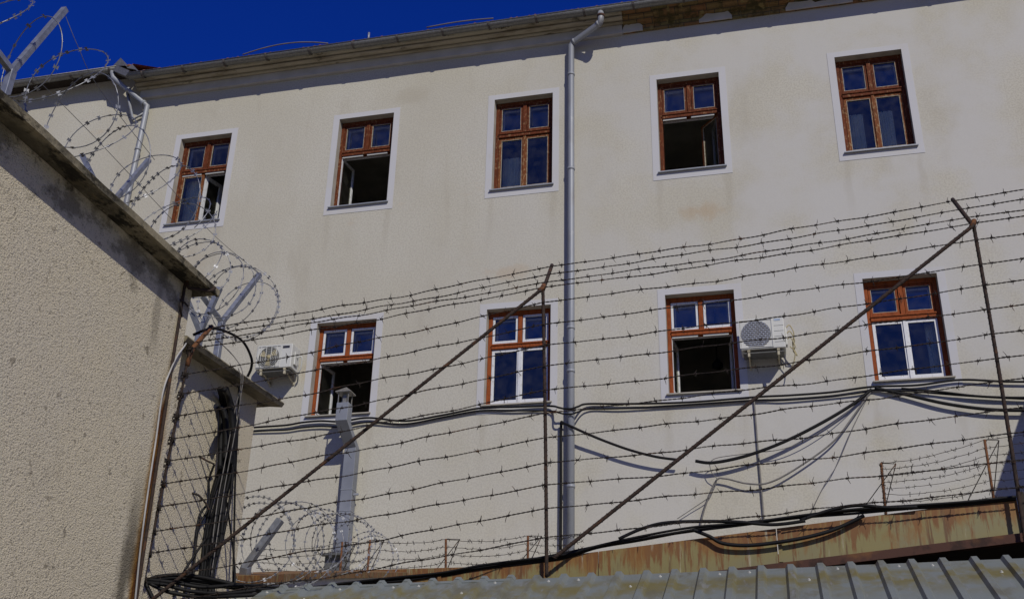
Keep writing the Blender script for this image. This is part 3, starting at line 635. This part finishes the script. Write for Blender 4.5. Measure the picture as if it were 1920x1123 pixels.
# ---------------------------------------------------------------- left: roughcast building wall with slab, then a lower wall
XA, YA = 1.10, -10.315
hut = thing('roughcast_building', 'rough plastered ochre grey building with a mould stained concrete roof slab', 'building', (-.4, -14, 0))
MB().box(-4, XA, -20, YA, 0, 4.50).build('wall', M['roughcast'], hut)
mb = MB(); n = 40       # slab edge is not perfectly straight
sl1 = []
random.seed(2)
prof = lambda j: [(-4.1, 4.502), (XA+.03, 4.502), (1.208+j*.6, 4.499+j), (1.212+j*.6, 4.489+j), (1.230+j*.6, 4.489+j), (1.230+j*.6, 4.529+j), (-4.1, 4.58)]
vs = []; ys = [-20+ (YA+.085+20)*i/n for i in range(n+1)]
for y in ys: vs += [(x, y, z) for x, z in prof(random.uniform(-.003, .003))]
fs = [(i*7+k, i*7+(k+1) % 7, (i+1)*7+(k+1) % 7, (i+1)*7+k) for i in range(n) for k in range(7)] + [tuple(range(6, -1, -1)), tuple(n*7+k for k in range(7))]
MB().add(vs, fs).build('roof_slab', M['concrete'], hut)
XB = .98; YB = -9.12
lw = thing('boundary_wall', 'lower roughcast wall with a tilted concrete coping running on behind the corner', 'wall', (.75, -9.7, 0))
mb = MB(); mb.add([(x, y, z) for x in (.45, XB) for y, z in ((YA+.004, 0), (YB, 0), (YB, 4.26), (YA+.004, 4.20))], [(0, 1, 2, 3), (7, 6, 5, 4), (0, 4, 5, 1), (1, 5, 6, 2), (2, 6, 7, 3), (3, 7, 4, 0)])
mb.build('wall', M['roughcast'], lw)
mb = MB(); c0 = [(.30, 4.196), (XB+.03, 4.196), (1.098, 4.186), (1.113, 4.210), (1.104, 4.222), (.30, 4.262)]; ya, yb = -10.30, -8.98
vs = [(x, ya, z) for x, z in c0]+[(x, yb, z+.07) for x, z in c0]
mb.add(vs, [tuple(range(5, -1, -1)), tuple(range(6, 12))]+[(k, (k+1) % 6, 6+(k+1) % 6, 6+k) for k in range(6)]); mb.build('coping', M['concrete'], lw)

# rusty bar at the corner of the roughcast building
q = [on_x(a, b, XA+.018) for a, b in ((262, 1080), (345, 545))]
base = q[0]+(q[0]-q[1])*.6
t_ = tag(MB().tube(spline([base, q[0], q[1]+V((0, 0, -.02)), q[1]+V((.03, .0, .012)), V((1.225, -10.33, 4.484)), V((1.243, -10.31, 4.515))], 6), .0095, 8).build('corner_bar', M['rebar'], None, loc=tuple(base)), 'rust brown steel bar up the roughcast corner and hooked over the slab edge', 'bar')
MB().tube([on_x(338, 562, XA+.03), on_x(347, 568, 1.13), on_x(352, 574, 1.13)], .006, 6).tube([on_x(338, 560, XA+.03), on_x(341, 595, XA+.03)], .005, 6).build('tie_wire', M['wire'], t_)

# V shaped brackets
def vbracket(label, base, bend, arms, w, foot):
    t = thing('razor_wire_bracket', label, 'bracket', foot, 'steel brackets that carry the razor wire')
    MB().beam(foot, bend, w, w, (0, 1, 0)).build('stem', M['galv'], t, bevel=.003)
    for a in arms:
        bnd = V(bend); dr = (V(a)-bnd).normalized()
        mb = MB(); mb.beam(bnd-dr*w*.3, a, w*.78, w*.78, (0, 1, 0)); mb.beam(V(a)-dr*.002, V(a)+dr*.003, w*.55, w*.55, (0, 1, 0))
        mb.build('arm', M['galv'], t)
    return t
vbracket('galvanised V bracket at top left against the sky', None, on_x(22, 134, .98), [on_x(122, 18, 1.0), on_x(-22, 78, .98)], .036, V((.98, -11.97, 4.53)))
b2 = on_x(205, 400, .98); b2 = V((1.0, -11.09, 4.63))
vbracket('galvanised V bracket halfway along the slab with one arm showing', None, b2, [on_x(279, 300, 1.02), b2+V((-.25, .02, .38))], .032, V((1.0, -11.09, 4.53)))
b3 = on_x(416, 604, .84)
vbracket('galvanised V bracket with long dark arm on the end of the lower coping', None, b3, [on_x(487, 514, .93), on_x(368, 540, .74)], .04, V((b3.x, b3.y, 4.25)))
b4 = on_x(375, 622, .86)
vbracket('galvanised V bracket behind the roughcast corner, partly hidden by the slab', None, b4, [on_x(412, 540, .95), on_x(352, 565, .78)], .04, V((b4.x, b4.y, 4.24)))

# razor wire
def razor(label, axis_pts, rad, turns, seed, blade=.036, core=.0027, squash=1.0, bs=1.0, lines=()):
    random.seed(seed)
    ax = spline(axis_pts, 24); L = len(ax)
    N = int(turns*44); pts = []
    ph = random.random()*6; 
    wob = [(random.uniform(-.05, .05), random.uniform(-.05, .05), random.uniform(.82, 1.08)) for _ in range(int(turns)+3)]
    for i in range(N+1):
        u = i/N; k = u*(L-1); j = min(int(k), L-2); c = ax[j].lerp(ax[j+1], k-j)
        T = (ax[j+1]-ax[j]).normalized(); s = T.cross(V((0, 0, 1))).normalized(); up = s.cross(T)
        tn = u*turns; a = ph+tn*2*math.pi; w0 = wob[int(tn)]; w1 = wob[int(tn)+1]; f = tn-int(tn)
        rr = rad*(w0[2]*(1-f)+w1[2]*f)
        # neighbouring loops lean against each other alternately, as concertina wire does
        lean = math.sin(a)*.09*(1 if True else 0)*math.sin(tn*math.pi)
        pts.append(c + s*(math.cos(a)*rr + (w0[0]*(1-f)+w1[0]*f)) + up*(math.sin(a)*rr*squash + (w0[1]*(1-f)+w1[1]*f)) + T*lean)
    t = thing('razor_wire_coil', label, 'razor wire', ax[0], 'coils of razor wire')
    mb = MB(); mb.tube(pts, core, 5)
    acc = 0
    for i in range(N):
        d = pts[i+1]-pts[i]; acc += d.length
        if acc > blade:
            acc = 0; c = pts[i]; T = d.normalized()
            e = T.cross(V((random.gauss(0, 1), random.gauss(0, 1), random.gauss(0, 1)))).normalized()
            h, g_ = .0115*bs, .009*bs
            for s in (-1, 1):
                mb.add([c-T*.005*bs+e*s*.001, c+T*.005*bs+e*s*.001, c+T*g_+e*s*h, c-T*g_+e*s*h], [(0, 1, 2, 3)])
                mb.add([c+T*g_+e*s*h, c+T*g_*1.5+e*s*h*.8, c+T*g_*.6+e*s*h*.6], [(0, 1, 2)])
    mb.build('wire_loops', M['razor'], t, fix=False)
    for ln in lines:
        MB().tube(spline(ln, 8), .0022, 4).build('tension_wire', M['razor'], t)
    return t
razor('long loose razor wire coil along the edge of the stained slab up into the sky', [(1.0, -12.9, 4.98), (1.04, -12.0, 4.94), (1.05, -11.3, 4.90), (1.07, -10.6, 4.82)], .265, 10.6, 11,
      lines=[[on_x(118, 18, 1.0), on_x(145, 85, 1.03), on_x(185, 165, 1.03), on_x(290, 300, 1.03)], [on_x(60, 140, 1.0), on_x(170, 250, 1.0), on_x(330, 420, 1.05)]])
razor('razor wire coil ending at the long dark bracket over the lower coping', [(1.04, -10.62, 4.84), (1.0, -10.1, 4.76), (.95, -9.65, 4.80), (.90, -9.25, 4.86)], .245, 8.6, 23, lines=[[on_x(300, 330, 1.03), on_x(400, 440, 1.0), on_x(486, 512, .93)]])
bx3 = [on_z(470, 985, 3.72), V((.20, -6.9, 3.85)), V((-.1, -5.4, 4.1)), V((-.35, -4.0, 4.3))]
def dep(px, py, z): return CAM + ray(px, py)*z
ax3 = [dep(478, 1005, 7.3), dep(540, 1010, 8.2), dep(600, 1020, 9.3), dep(650, 1030, 10.6), dep(700, 1047, 12.6)]
razor('tangled razor wire coil low behind the metal roof, running toward the wall', ax3, .29, 13.5, 31, lines=[])
vbracket('bent galvanised bracket inside the low tangled coil', None, dep(461, 1062, 7.6), [dep(526, 974, 7.7)], .06, dep(456, 1105, 7.6))
par = thing('parapet_wall', 'low parapet with rust stained coping under the tangled razor coil', 'wall', (ax3[0].x, ax3[0].y, 0))
lo = [dep(x_, y_, d_) for x_, y_, d_ in ((430, 1078, 7.35), (480, 1077, 7.6), (560, 1073, 8.6), (640, 1071, 10.0), (760, 1072, 13.0))]
mb = MB(); mb2 = MB()
for i in range(len(lo)-1):
    a, b = lo[i], lo[i+1]; s = V((-.18, -.05, 0))
    vs = []
    for p in (a, b):
        for q in (p, p+s): vs += [(q.x, q.y, 0), (q.x, q.y, q.z-.06)]
    mb.add(vs, [(0, 1, 5, 4), (2, 6, 7, 3), (1, 3, 7, 5)])
    vs = []
    for p in (a, b):
        for q in (p+V((.02, .02, 0)), p+s-V((.02, .02, 0))): vs += [(q.x, q.y, q.z-.055), (q.x, q.y, q.z)]
    mb2.add(vs, [(0, 1, 5, 4), (2, 6, 7, 3), (1, 3, 7, 5), (0, 4, 6, 2)])
mb.build('wall', M['stucco'], par); mb2.build('coping', M['panel'], par)

# ---------------------------------------------------------------- shed: trapezoid sheet roof, rust streaked back panel, dark gap between
shed = thing('metal_shed', 'shed with grey trapezoid sheet roof below a rust streaked upstand', 'shed', (4, -10.4, 0))
def roof_pt(x, s): return V((x, -10.02-s*math.cos(R(27)), 2.814+.016*(x-1.6)-s*math.sin(R(27))))
nrm = V((0, -math.sin(R(27)), math.cos(R(27))))
mb = MB(); pit = .1385; x = 1.64; pr = []
while x < 7.9:
    pr += [(x, 0), (x+.088, 0), (x+.100, .019), (x+.124, .019)]; x += pit
pr.append((x, 0)); S = [0, .12, .3, .6, 1.0, 1.7]; k = len(pr)
vs = [roof_pt(px_, s)+nrm*h for s in S for px_, h in pr]
mb.add(vs, [(j*k+i, j*k+i+1, (j+1)*k+i+1, (j+1)*k+i) for j in range(len(S)-1) for i in range(k-1)])
roof = mb.build('roof_sheet', M['sheet'], shed, fix=False); sd = roof.modifiers.new('thickness', 'SOLIDIFY'); sd.thickness = .002; sd.offset = -1
lap = [(a, h) for a, h in pr if a < 3.05]; kl = len(lap)
vs = [roof_pt(a, q)+nrm*(h+.005) for q in (-.012, .028) for a, h in lap]
lp = MB().add(vs, [(i, i+1, kl+i+1, kl+i) for i in range(kl-1)]).build('ridge_lap', M['sheet'], shed, fix=False); sd = lp.modifiers.new('thickness', 'SOLIDIFY'); sd.thickness = .003; sd.offset = 1
random.seed(4); x = 1.64+pit*.36; i = 0
while x < 7.8:
    if i % 3 != 1:
        p = roof_pt(x+random.uniform(-.01, .01), .055 + .012*random.random() + (.16 if i % 6 == 2 else 0)); MB().tube([p, p+nrm*.004], .008, 8, False).tube([p+nrm*.004, p+nrm*.009], .0045, 6, False).build('roof_screw', M['ac'], shed)
    x += pit; i += 1
MB().box(1.75, 7.8, -11.4, -11.3, 0, 2.16).box(1.75, 1.85, -11.3, -9.36, 0, 2.05).build('wall', M['dark'], shed)
PY = -9.84
def ptop(x): return 2.900 + .0975*(x-2.309)
xe = on_y(1906, 932, PY).x
def panel(x0, x1):
    mb = MB(); z0, z1 = ptop(x0), ptop(x1)
    b0, b1 = z0-.18, z1-.18
    vs = [(x, y, z) for y in (PY, PY+.012) for x, z in ((x0, b0), (x1, b1), (x1, z1), (x0, z0))]
    mb.add(vs, [(3, 2, 1, 0), (4, 5, 6, 7)]+[(i, (i+1) % 4, 4+(i+1) % 4, 4+i) for i in range(4)])
    mb.box(x0, x0+.02, PY-.008, PY-.001, b0+.01, min(z0, z1)-.01)
    return mb, (b0, b1)
cuts = [1.75, 2.55, 3.42, 4.33, xe]
for a, b in zip(cuts[:-1], cuts[1:]):
    mbp, _ = panel(a+.002, b-.002); mbp.build('upstand_panel', M['panel'], shed)
mbp, _ = panel(xe+.035, 7.8); mbp.build('upstand_panel', M['panel'], shed)
za_, zb_ = ptop(2.9)-.18, ptop(xe)-.18
mb = MB(); mb.beam((2.9, PY-.012, za_-.022), (xe, PY-.012, zb_-.022), .05, .042, (0, 0, 1)); mb.build('angle_iron', M['rust_dark'], shed)
MB().beam((xe+.016, PY-.01, 2.3), (xe+.016, PY-.01, ptop(xe)+.02), .028, .03).build('joint_post', M['dark'], shed)
mb = MB(); mb.add([(1.86, -9.30, 0), (7.8, -9.30, 0), (7.8, -9.30, ptop(7.8)-.19), (1.86, -9.30, ptop(1.86)-.19), (1.86, PY+.014, ptop(1.86)-.185), (7.8, PY+.014, ptop(7.8)-.185)], [(0, 1, 2, 3), (3, 2, 5, 4)]).build('gap_shade_backing', M['dark'], shed)  # dark sheet added behind the gap; its colour supplies the interior's shade

# ---------------------------------------------------------------- barbed wire fence standing on the shed
FYS = [-10.27, -9.90, -9.92]
fence = thing('barbed_wire_fence', 'tall rusty fence of ribbed bars and many strands of barbed wire', 'fence', tuple(on_y(1025, 1078, FYS[1])))
jt = [on_y(356, 655, FYS[0]), on_y(1018, 545, FYS[1]), on_y(1826, 425, FYS[2])]
bs_ = [on_y(262, 1116, FYS[0]), on_y(1025, 1080, FYS[1]), on_y(1920, 1000, FYS[2])]
bs_[0] = bs_[0] + (bs_[0]-jt[0])*.25; bs_[2] = bs_[2] + (bs_[2]-jt[2])*.12
tp = [on_y(397, 612, FYS[0]+.20), on_y(1035, 497, FYS[1]+.20), on_y(1786, 374, FYS[2]+.24)]
def ribbed(a, b, r, bow=0):
    a, b = V(a), V(b); L = (b-a).length; d = (b-a)/L; s = d.orthogonal().normalized(); mb = MB()
    n = int(L/.02)
    pts = [a.lerp(b, i/n)+s*bow*math.sin(math.pi*i/n) for i in range(n+1)]
    mb.tube(pts, r, 8)
    # two helical ribs
    e1 = d.cross(V((.3, .5, .8))).normalized(); e2 = d.cross(e1)
    m = int(L/.0125); tw = 2*math.pi/.030
    for h in (0,):
        hp = []
        for i in range(m*2):
            u = i/(m*2-1); c = a.lerp(b, u)+s*bow*math.sin(math.pi*u); an = tw*L*u+h
            hp.append(c+(e1*math.cos(an)+e2*math.sin(an))*(r*.98))
        mb.tube(hp, .0030, 4)
    return mb
for i in range(3):
    ribbed(bs_[i], jt[i], .0098 if i else .0075, .012 if i == 2 else .004).build('post', M['rebar'], fence)
    if i == 0: MB().tube([jt[i]+V((0, -.0, -.10)), jt[i]+V((.0, .01, -.03)), jt[i].lerp(tp[i], .18)+V((0, 0, -.012)), tp[i]], .014, 8).build('post_arm', M['rust'], fence)
    else: MB().tube([jt[i], tp[i]], .0115, 8).build('post_arm', M['rebar'], fence)
for i in (1, 2):
    o = V((0, -.022, 0)); j = jt[i]+o
    MB().tube([j+V((-.018, 0, -.012)), j+V((0, .01, .012)), j+V((.006, .02, .035))], .014, 8).build('weld', M['rust'], fence)
ribbed(on_y(285, 1124, -10.22), jt[1]+V((-.005, -.024, -.005)), .0105).build('brace', M['rebar'], fence)
ribbed(on_y(1038, 1046, -9.92), jt[2]+V((-.005, -.024, -.005)), .0105).build('brace', M['rebar'], fence)
def on_post(i, py):
    a, b = bs_[i], jt[i]
    lo_, hi_ = -.3, 1.3
    for _ in range(50):
        mid = (lo_+hi_)/2
        if row_of(a.lerp(b, mid)) > py: lo_ = mid
        else: hi_ = mid
    return a.lerp(b, lo_)
ROWS = [(655, 541, 421), (703, 569, 452), (740, 610, 498), (781, 649, 537), (824, 688, 582), (865, 733, 628), (908, 776, 674), (951, 822, 716), (997, 869, 769), (1038, 910, 814), (1086, 954, 865), (1134, 1008, 915)]
rows3 = [[jt[i].lerp(tp[i], f) for i in range(3)] for f in (.90, .58, .28)] + [[on_post(i, r_[i]) for i in range(3)] for r_ in ROWS]
random.seed(21)
def barb(mb, c, T, big=1.0):
    e1 = T.orthogonal().normalized(); e2 = T.cross(e1); pts = []
    a0 = random.random()*6
    for i in range(15):
        a = a0+i*1.05; pts.append(c+T*(i-7)*.0011+(e1*math.cos(a)+e2*math.sin(a))*.0052)
    mb.tube(pts, .0022, 4)
    for k in range(4):
        a = a0+k*1.57+random.uniform(-.5, .5); d = (e1*math.cos(a)+e2*math.sin(a)+T*random.uniform(-.55, .55)).normalized()
        l = random.uniform(.016, .037)*big
        mb.tube([c+T*(-.006+.004*k), c+T*(-.006+.004*k)+d*l*.6, c+T*(-.006+.004*k)+d*l+T*random.uniform(-.004, .004)], [.0021, .0017, .0010], 4)
for ri, (A_, B_, C_) in enumerate(rows3):
    D_ = C_ + (C_-B_)*1.0 + V((0, random.uniform(-.02, .02), random.uniform(-.02, .05)))
    off = V((0, -.014, 0)); pts = []
    for (p, q) in ((A_+off*.5, B_+off), (B_+off, C_+off), (C_+off, D_+off)):
        L = (q-p).length; n = int(L/.0095); sag = random.uniform(.004, .022); w1, w2 = random.uniform(0, 6), random.uniform(0, 6)
        for i in range(n):
            u = i/n; bell = math.sin(math.pi*u)
            pts.append(p.lerp(q, u)+V((0, .006*bell*math.sin(9*u+w1), -sag*4*u*(1-u)+.0045*bell*math.sin(17*u+w2)+.0028*bell*math.sin(47*u+w1))))
    mb = MB()
    for h in (0, math.pi):
        hp = []
        for i, c in enumerate(pts):
            T = (pts[min(i+1, len(pts)-1)]-pts[max(i-1, 0)]).normalized(); e1 = T.cross(V((0, 1, 0))).normalized(); e2 = T.cross(e1)
            a = i*.0095*2*math.pi/.052+h; hp.append(c+(e1*math.cos(a)+e2*math.sin(a))*.0024)
        mb.tube(hp, .0020, 4)
    s = random.uniform(.04, .12); acc = 0
    for i in range(1, len(pts)-1):
        d = (pts[i]-pts[i-1]); acc += d.length
        if acc > s:
            acc = 0; s = random.gauss(.142, .014); barb(mb, pts[i], d.normalized())
    # strand end wound round the first post
    c = A_; wr = []
    for i in range(40):
        a = i*.55; wr.append(c+V((math.cos(a)*(.018+.004*math.sin(i)), math.sin(a)*(.018+.003*math.cos(i*2)), (i-20)*.0009+.004*math.sin(i*.9))))
    if ri >= 3:
        mb.tube(wr, .0028, 4); barb(mb, c+V((.02, -.012, -.006)), V((1, 0, .1)).normalized(), 1.3); barb(mb, c+V((.0, -.02, -.03)), V((.2, .1, 1)).normalized(), 1.2)
    mb.build('barbed_wire', M['wire'], fence)

# ---------------------------------------------------------------- cables near the fence
def path(*pp): return [on_y(a, b, y) for a, b, y in pp]
cable('white cable tied along the left fence post up to the corner', [[on_x(a, b, 1.128) for a, b in ((252, 1140), (262, 1040), (272, 960), (283, 885), (293, 820), (301, 760), (308, 725))] + [on_x(318, 698, 1.125), on_x(332, 668, 1.12), on_x(347, 647, 1.10), on_x(353, 632, 1.05)]], .0052, M['grey'], group='cables about the fence')
random.seed(17)
pp = []
for k in range(15):      # the thick bundle hanging down the boundary wall
    j = lambda s=5: random.uniform(-s, s)
    yb_ = -9.55-.02*random.random()
    dx = (k-7)*2.0
    pp.append(path((418+dx*.6, 728+j(3), -9.75), (426+dx*.8+j(3), 765, yb_), (429+dx+j(3), 815, yb_), (425+dx+j(4), 870, yb_), (409+dx*1.2+j(5), 940, yb_), (397+dx*1.2+j(6), 1010, yb_), (384+dx*1.3+j(5), 1075, yb_), (376+dx*2, 1130, yb_)))
cable('thick bundle of black cables hanging down the lower roughcast wall', pp, .0105, M['black'], name='cable_bundle', cat='cable bundle', group='cables about the fence')
cable('pale wires laced over the black cable bundle on the lower wall', [path((447, 690, -9.75), (452, 720, -9.7), (440, 770, -9.68), (425, 850, -9.68), (408, 940, -9.68), (398, 1020, -9.68)), path((452, 700, -9.75), (449, 760, -9.68), (437, 830, -9.68), (420, 920, -9.68), (408, 1000, -9.68), (396, 1080, -9.68)), path((400, 630, -9.9), (440, 670, -9.72), (455, 700, -9.72), (452, 740, -9.7), (443, 800, -9.68))], .003, M['dim'], group='cables about the fence')
cable('two black conduits bowed from the hole under the tilted coping', [path((420, 730, -9.95), (427, 742, -9.78), (434, 775, -9.7), (437, 820, -9.66), (432, 870, -9.62)), path((410, 765, -9.66), (415, 775, -9.62), (414, 830, -9.6), (412, 880, -9.6)), path((412, 762, -9.66), (420, 772, -9.64), (424, 800, -9.62), (422, 860, -9.6))], .018, M['black'], group='cables about the fence')
cable('thin dark cable looping up over the tilted coping from the fence arm', [path((362, 628, -10.05), (395, 616, -10.02), (425, 622, -9.9), (455, 640, -9.75), (471, 670, -9.65), (471, 690, -9.6), (464, 706, -9.58))], .0085, M['black'], group='cables about the fence')
cable('single dark wires hanging free on the lower roughcast wall', [path((448, 720, -9.6), (446, 800, -9.45), (441, 900, -9.35), (439, 1000, -9.3), (437, 1095, -9.3)), path((424, 935, -9.5), (432, 990, -9.4), (440, 1060, -9.35), (440, 1095, -9.35))], .0065, M['black'], group='cables about the fence')
cable('thin dark strands standing in for wire shadows across the lower wall', [path((318, 812, -9.9), (345, 832, -9.85), (375, 856, -9.75), (402, 870, -9.7)), path((312, 846, -9.9), (326, 870, -9.85), (345, 905, -9.8), (356, 922, -9.78), (372, 928, -9.74), (385, 942, -9.7), (392, 955, -9.68))], .006, M['wire'], group='cables about the fence')  # modelled dark strands take the place of wire shadows on this wall
cable('loose side cables sagging out of the black bundle near its foot', [path((402, 870, -9.64), (392, 900, -9.62), (391, 950, -9.62), (372, 990, -9.66), (362, 1060, -9.7), (345, 1110, -9.75)), path((389, 945, -9.66), (373, 970, -9.7), (366, 1030, -9.72), (362, 1090, -9.75)), path((385, 1010, -9.7), (365, 1040, -9.74), (340, 1080, -9.8), (325, 1118, -9.85))], .0075, M['black'], group='cables about the fence')
# cables lying along the top of the upstand and coiled at the corner
rb = []
base = [(270, 1090), (330, 1086), (400, 1092), (470, 1100), (560, 1102), (640, 1094), (740, 1084), (830, 1072), (900, 1062), (980, 1050), (1060, 1038), (1120, 1024), (1200, 1006), (1300, 990), (1400, 978), (1500, 966), (1600, 957), (1700, 950), (1800, 942), (1905, 932)]
for k in range(4):
    rb.append([on_y(a, b+random.uniform(-3, 3)+(k-1.5)*2.2+2, -9.858+.006*k-.40*max(0, (640-a)/400)) for a, b in base])
cable('bundle of black cables laid along the top of the rust streaked upstand', rb, .0066, M['black'], name='cable_bundle', cat='cable bundle', group='cables about the fence')
cable('black cable arching above the bundle beside the second brace', [path((1160, 1010, -9.862), (1200, 992, -9.862), (1245, 980, -9.862), (1310, 977, -9.862), (1380, 978, -9.862), (1450, 983, -9.862), (1510, 976, -9.862)), path((1500, 975, -9.862), (1560, 955, -9.862), (1610, 947, -9.862), (1660, 951, -9.862), (1720, 950, -9.862))], .009, M['black'], group='cables about the fence')
cable('black cable sagging in front of the rust streaked upstand', [path((1300, 993, -9.866), (1330, 1005, -9.869), (1355, 1018, -9.871), (1400, 1022, -9.871), (1460, 1016, -9.871), (1520, 1005, -9.871), (1570, 990, -9.869), (1620, 966, -9.866))], .010, M['black'], group='cables about the fence')
cable('tangle of black cable loops at the foot of the left fence post', [path((275, 1088, -10.22), (300, 1080, -10.2), (350, 1078, -10.15), (410, 1088, -10.1), (470, 1102, -10.05), (540, 1108, -10.0)), path((275, 1092, -10.22), (310, 1096, -10.2), (360, 1108, -10.15), (420, 1112, -10.1), (480, 1106, -10.05)), path((272, 1090, -10.22), (278, 1104, -10.22), (290, 1128, -10.2)), path((276, 1086, -10.22), (330, 1092, -10.18), (380, 1100, -10.12), (440, 1097, -10.08), (500, 1098, -10.02)), path((282, 1094, -10.22), (320, 1110, -10.18), (380, 1118, -10.12), (450, 1116, -10.08), (520, 1112, -10.02))], .0115, M['black'], name='cable_tangle', group='cables about the fence')
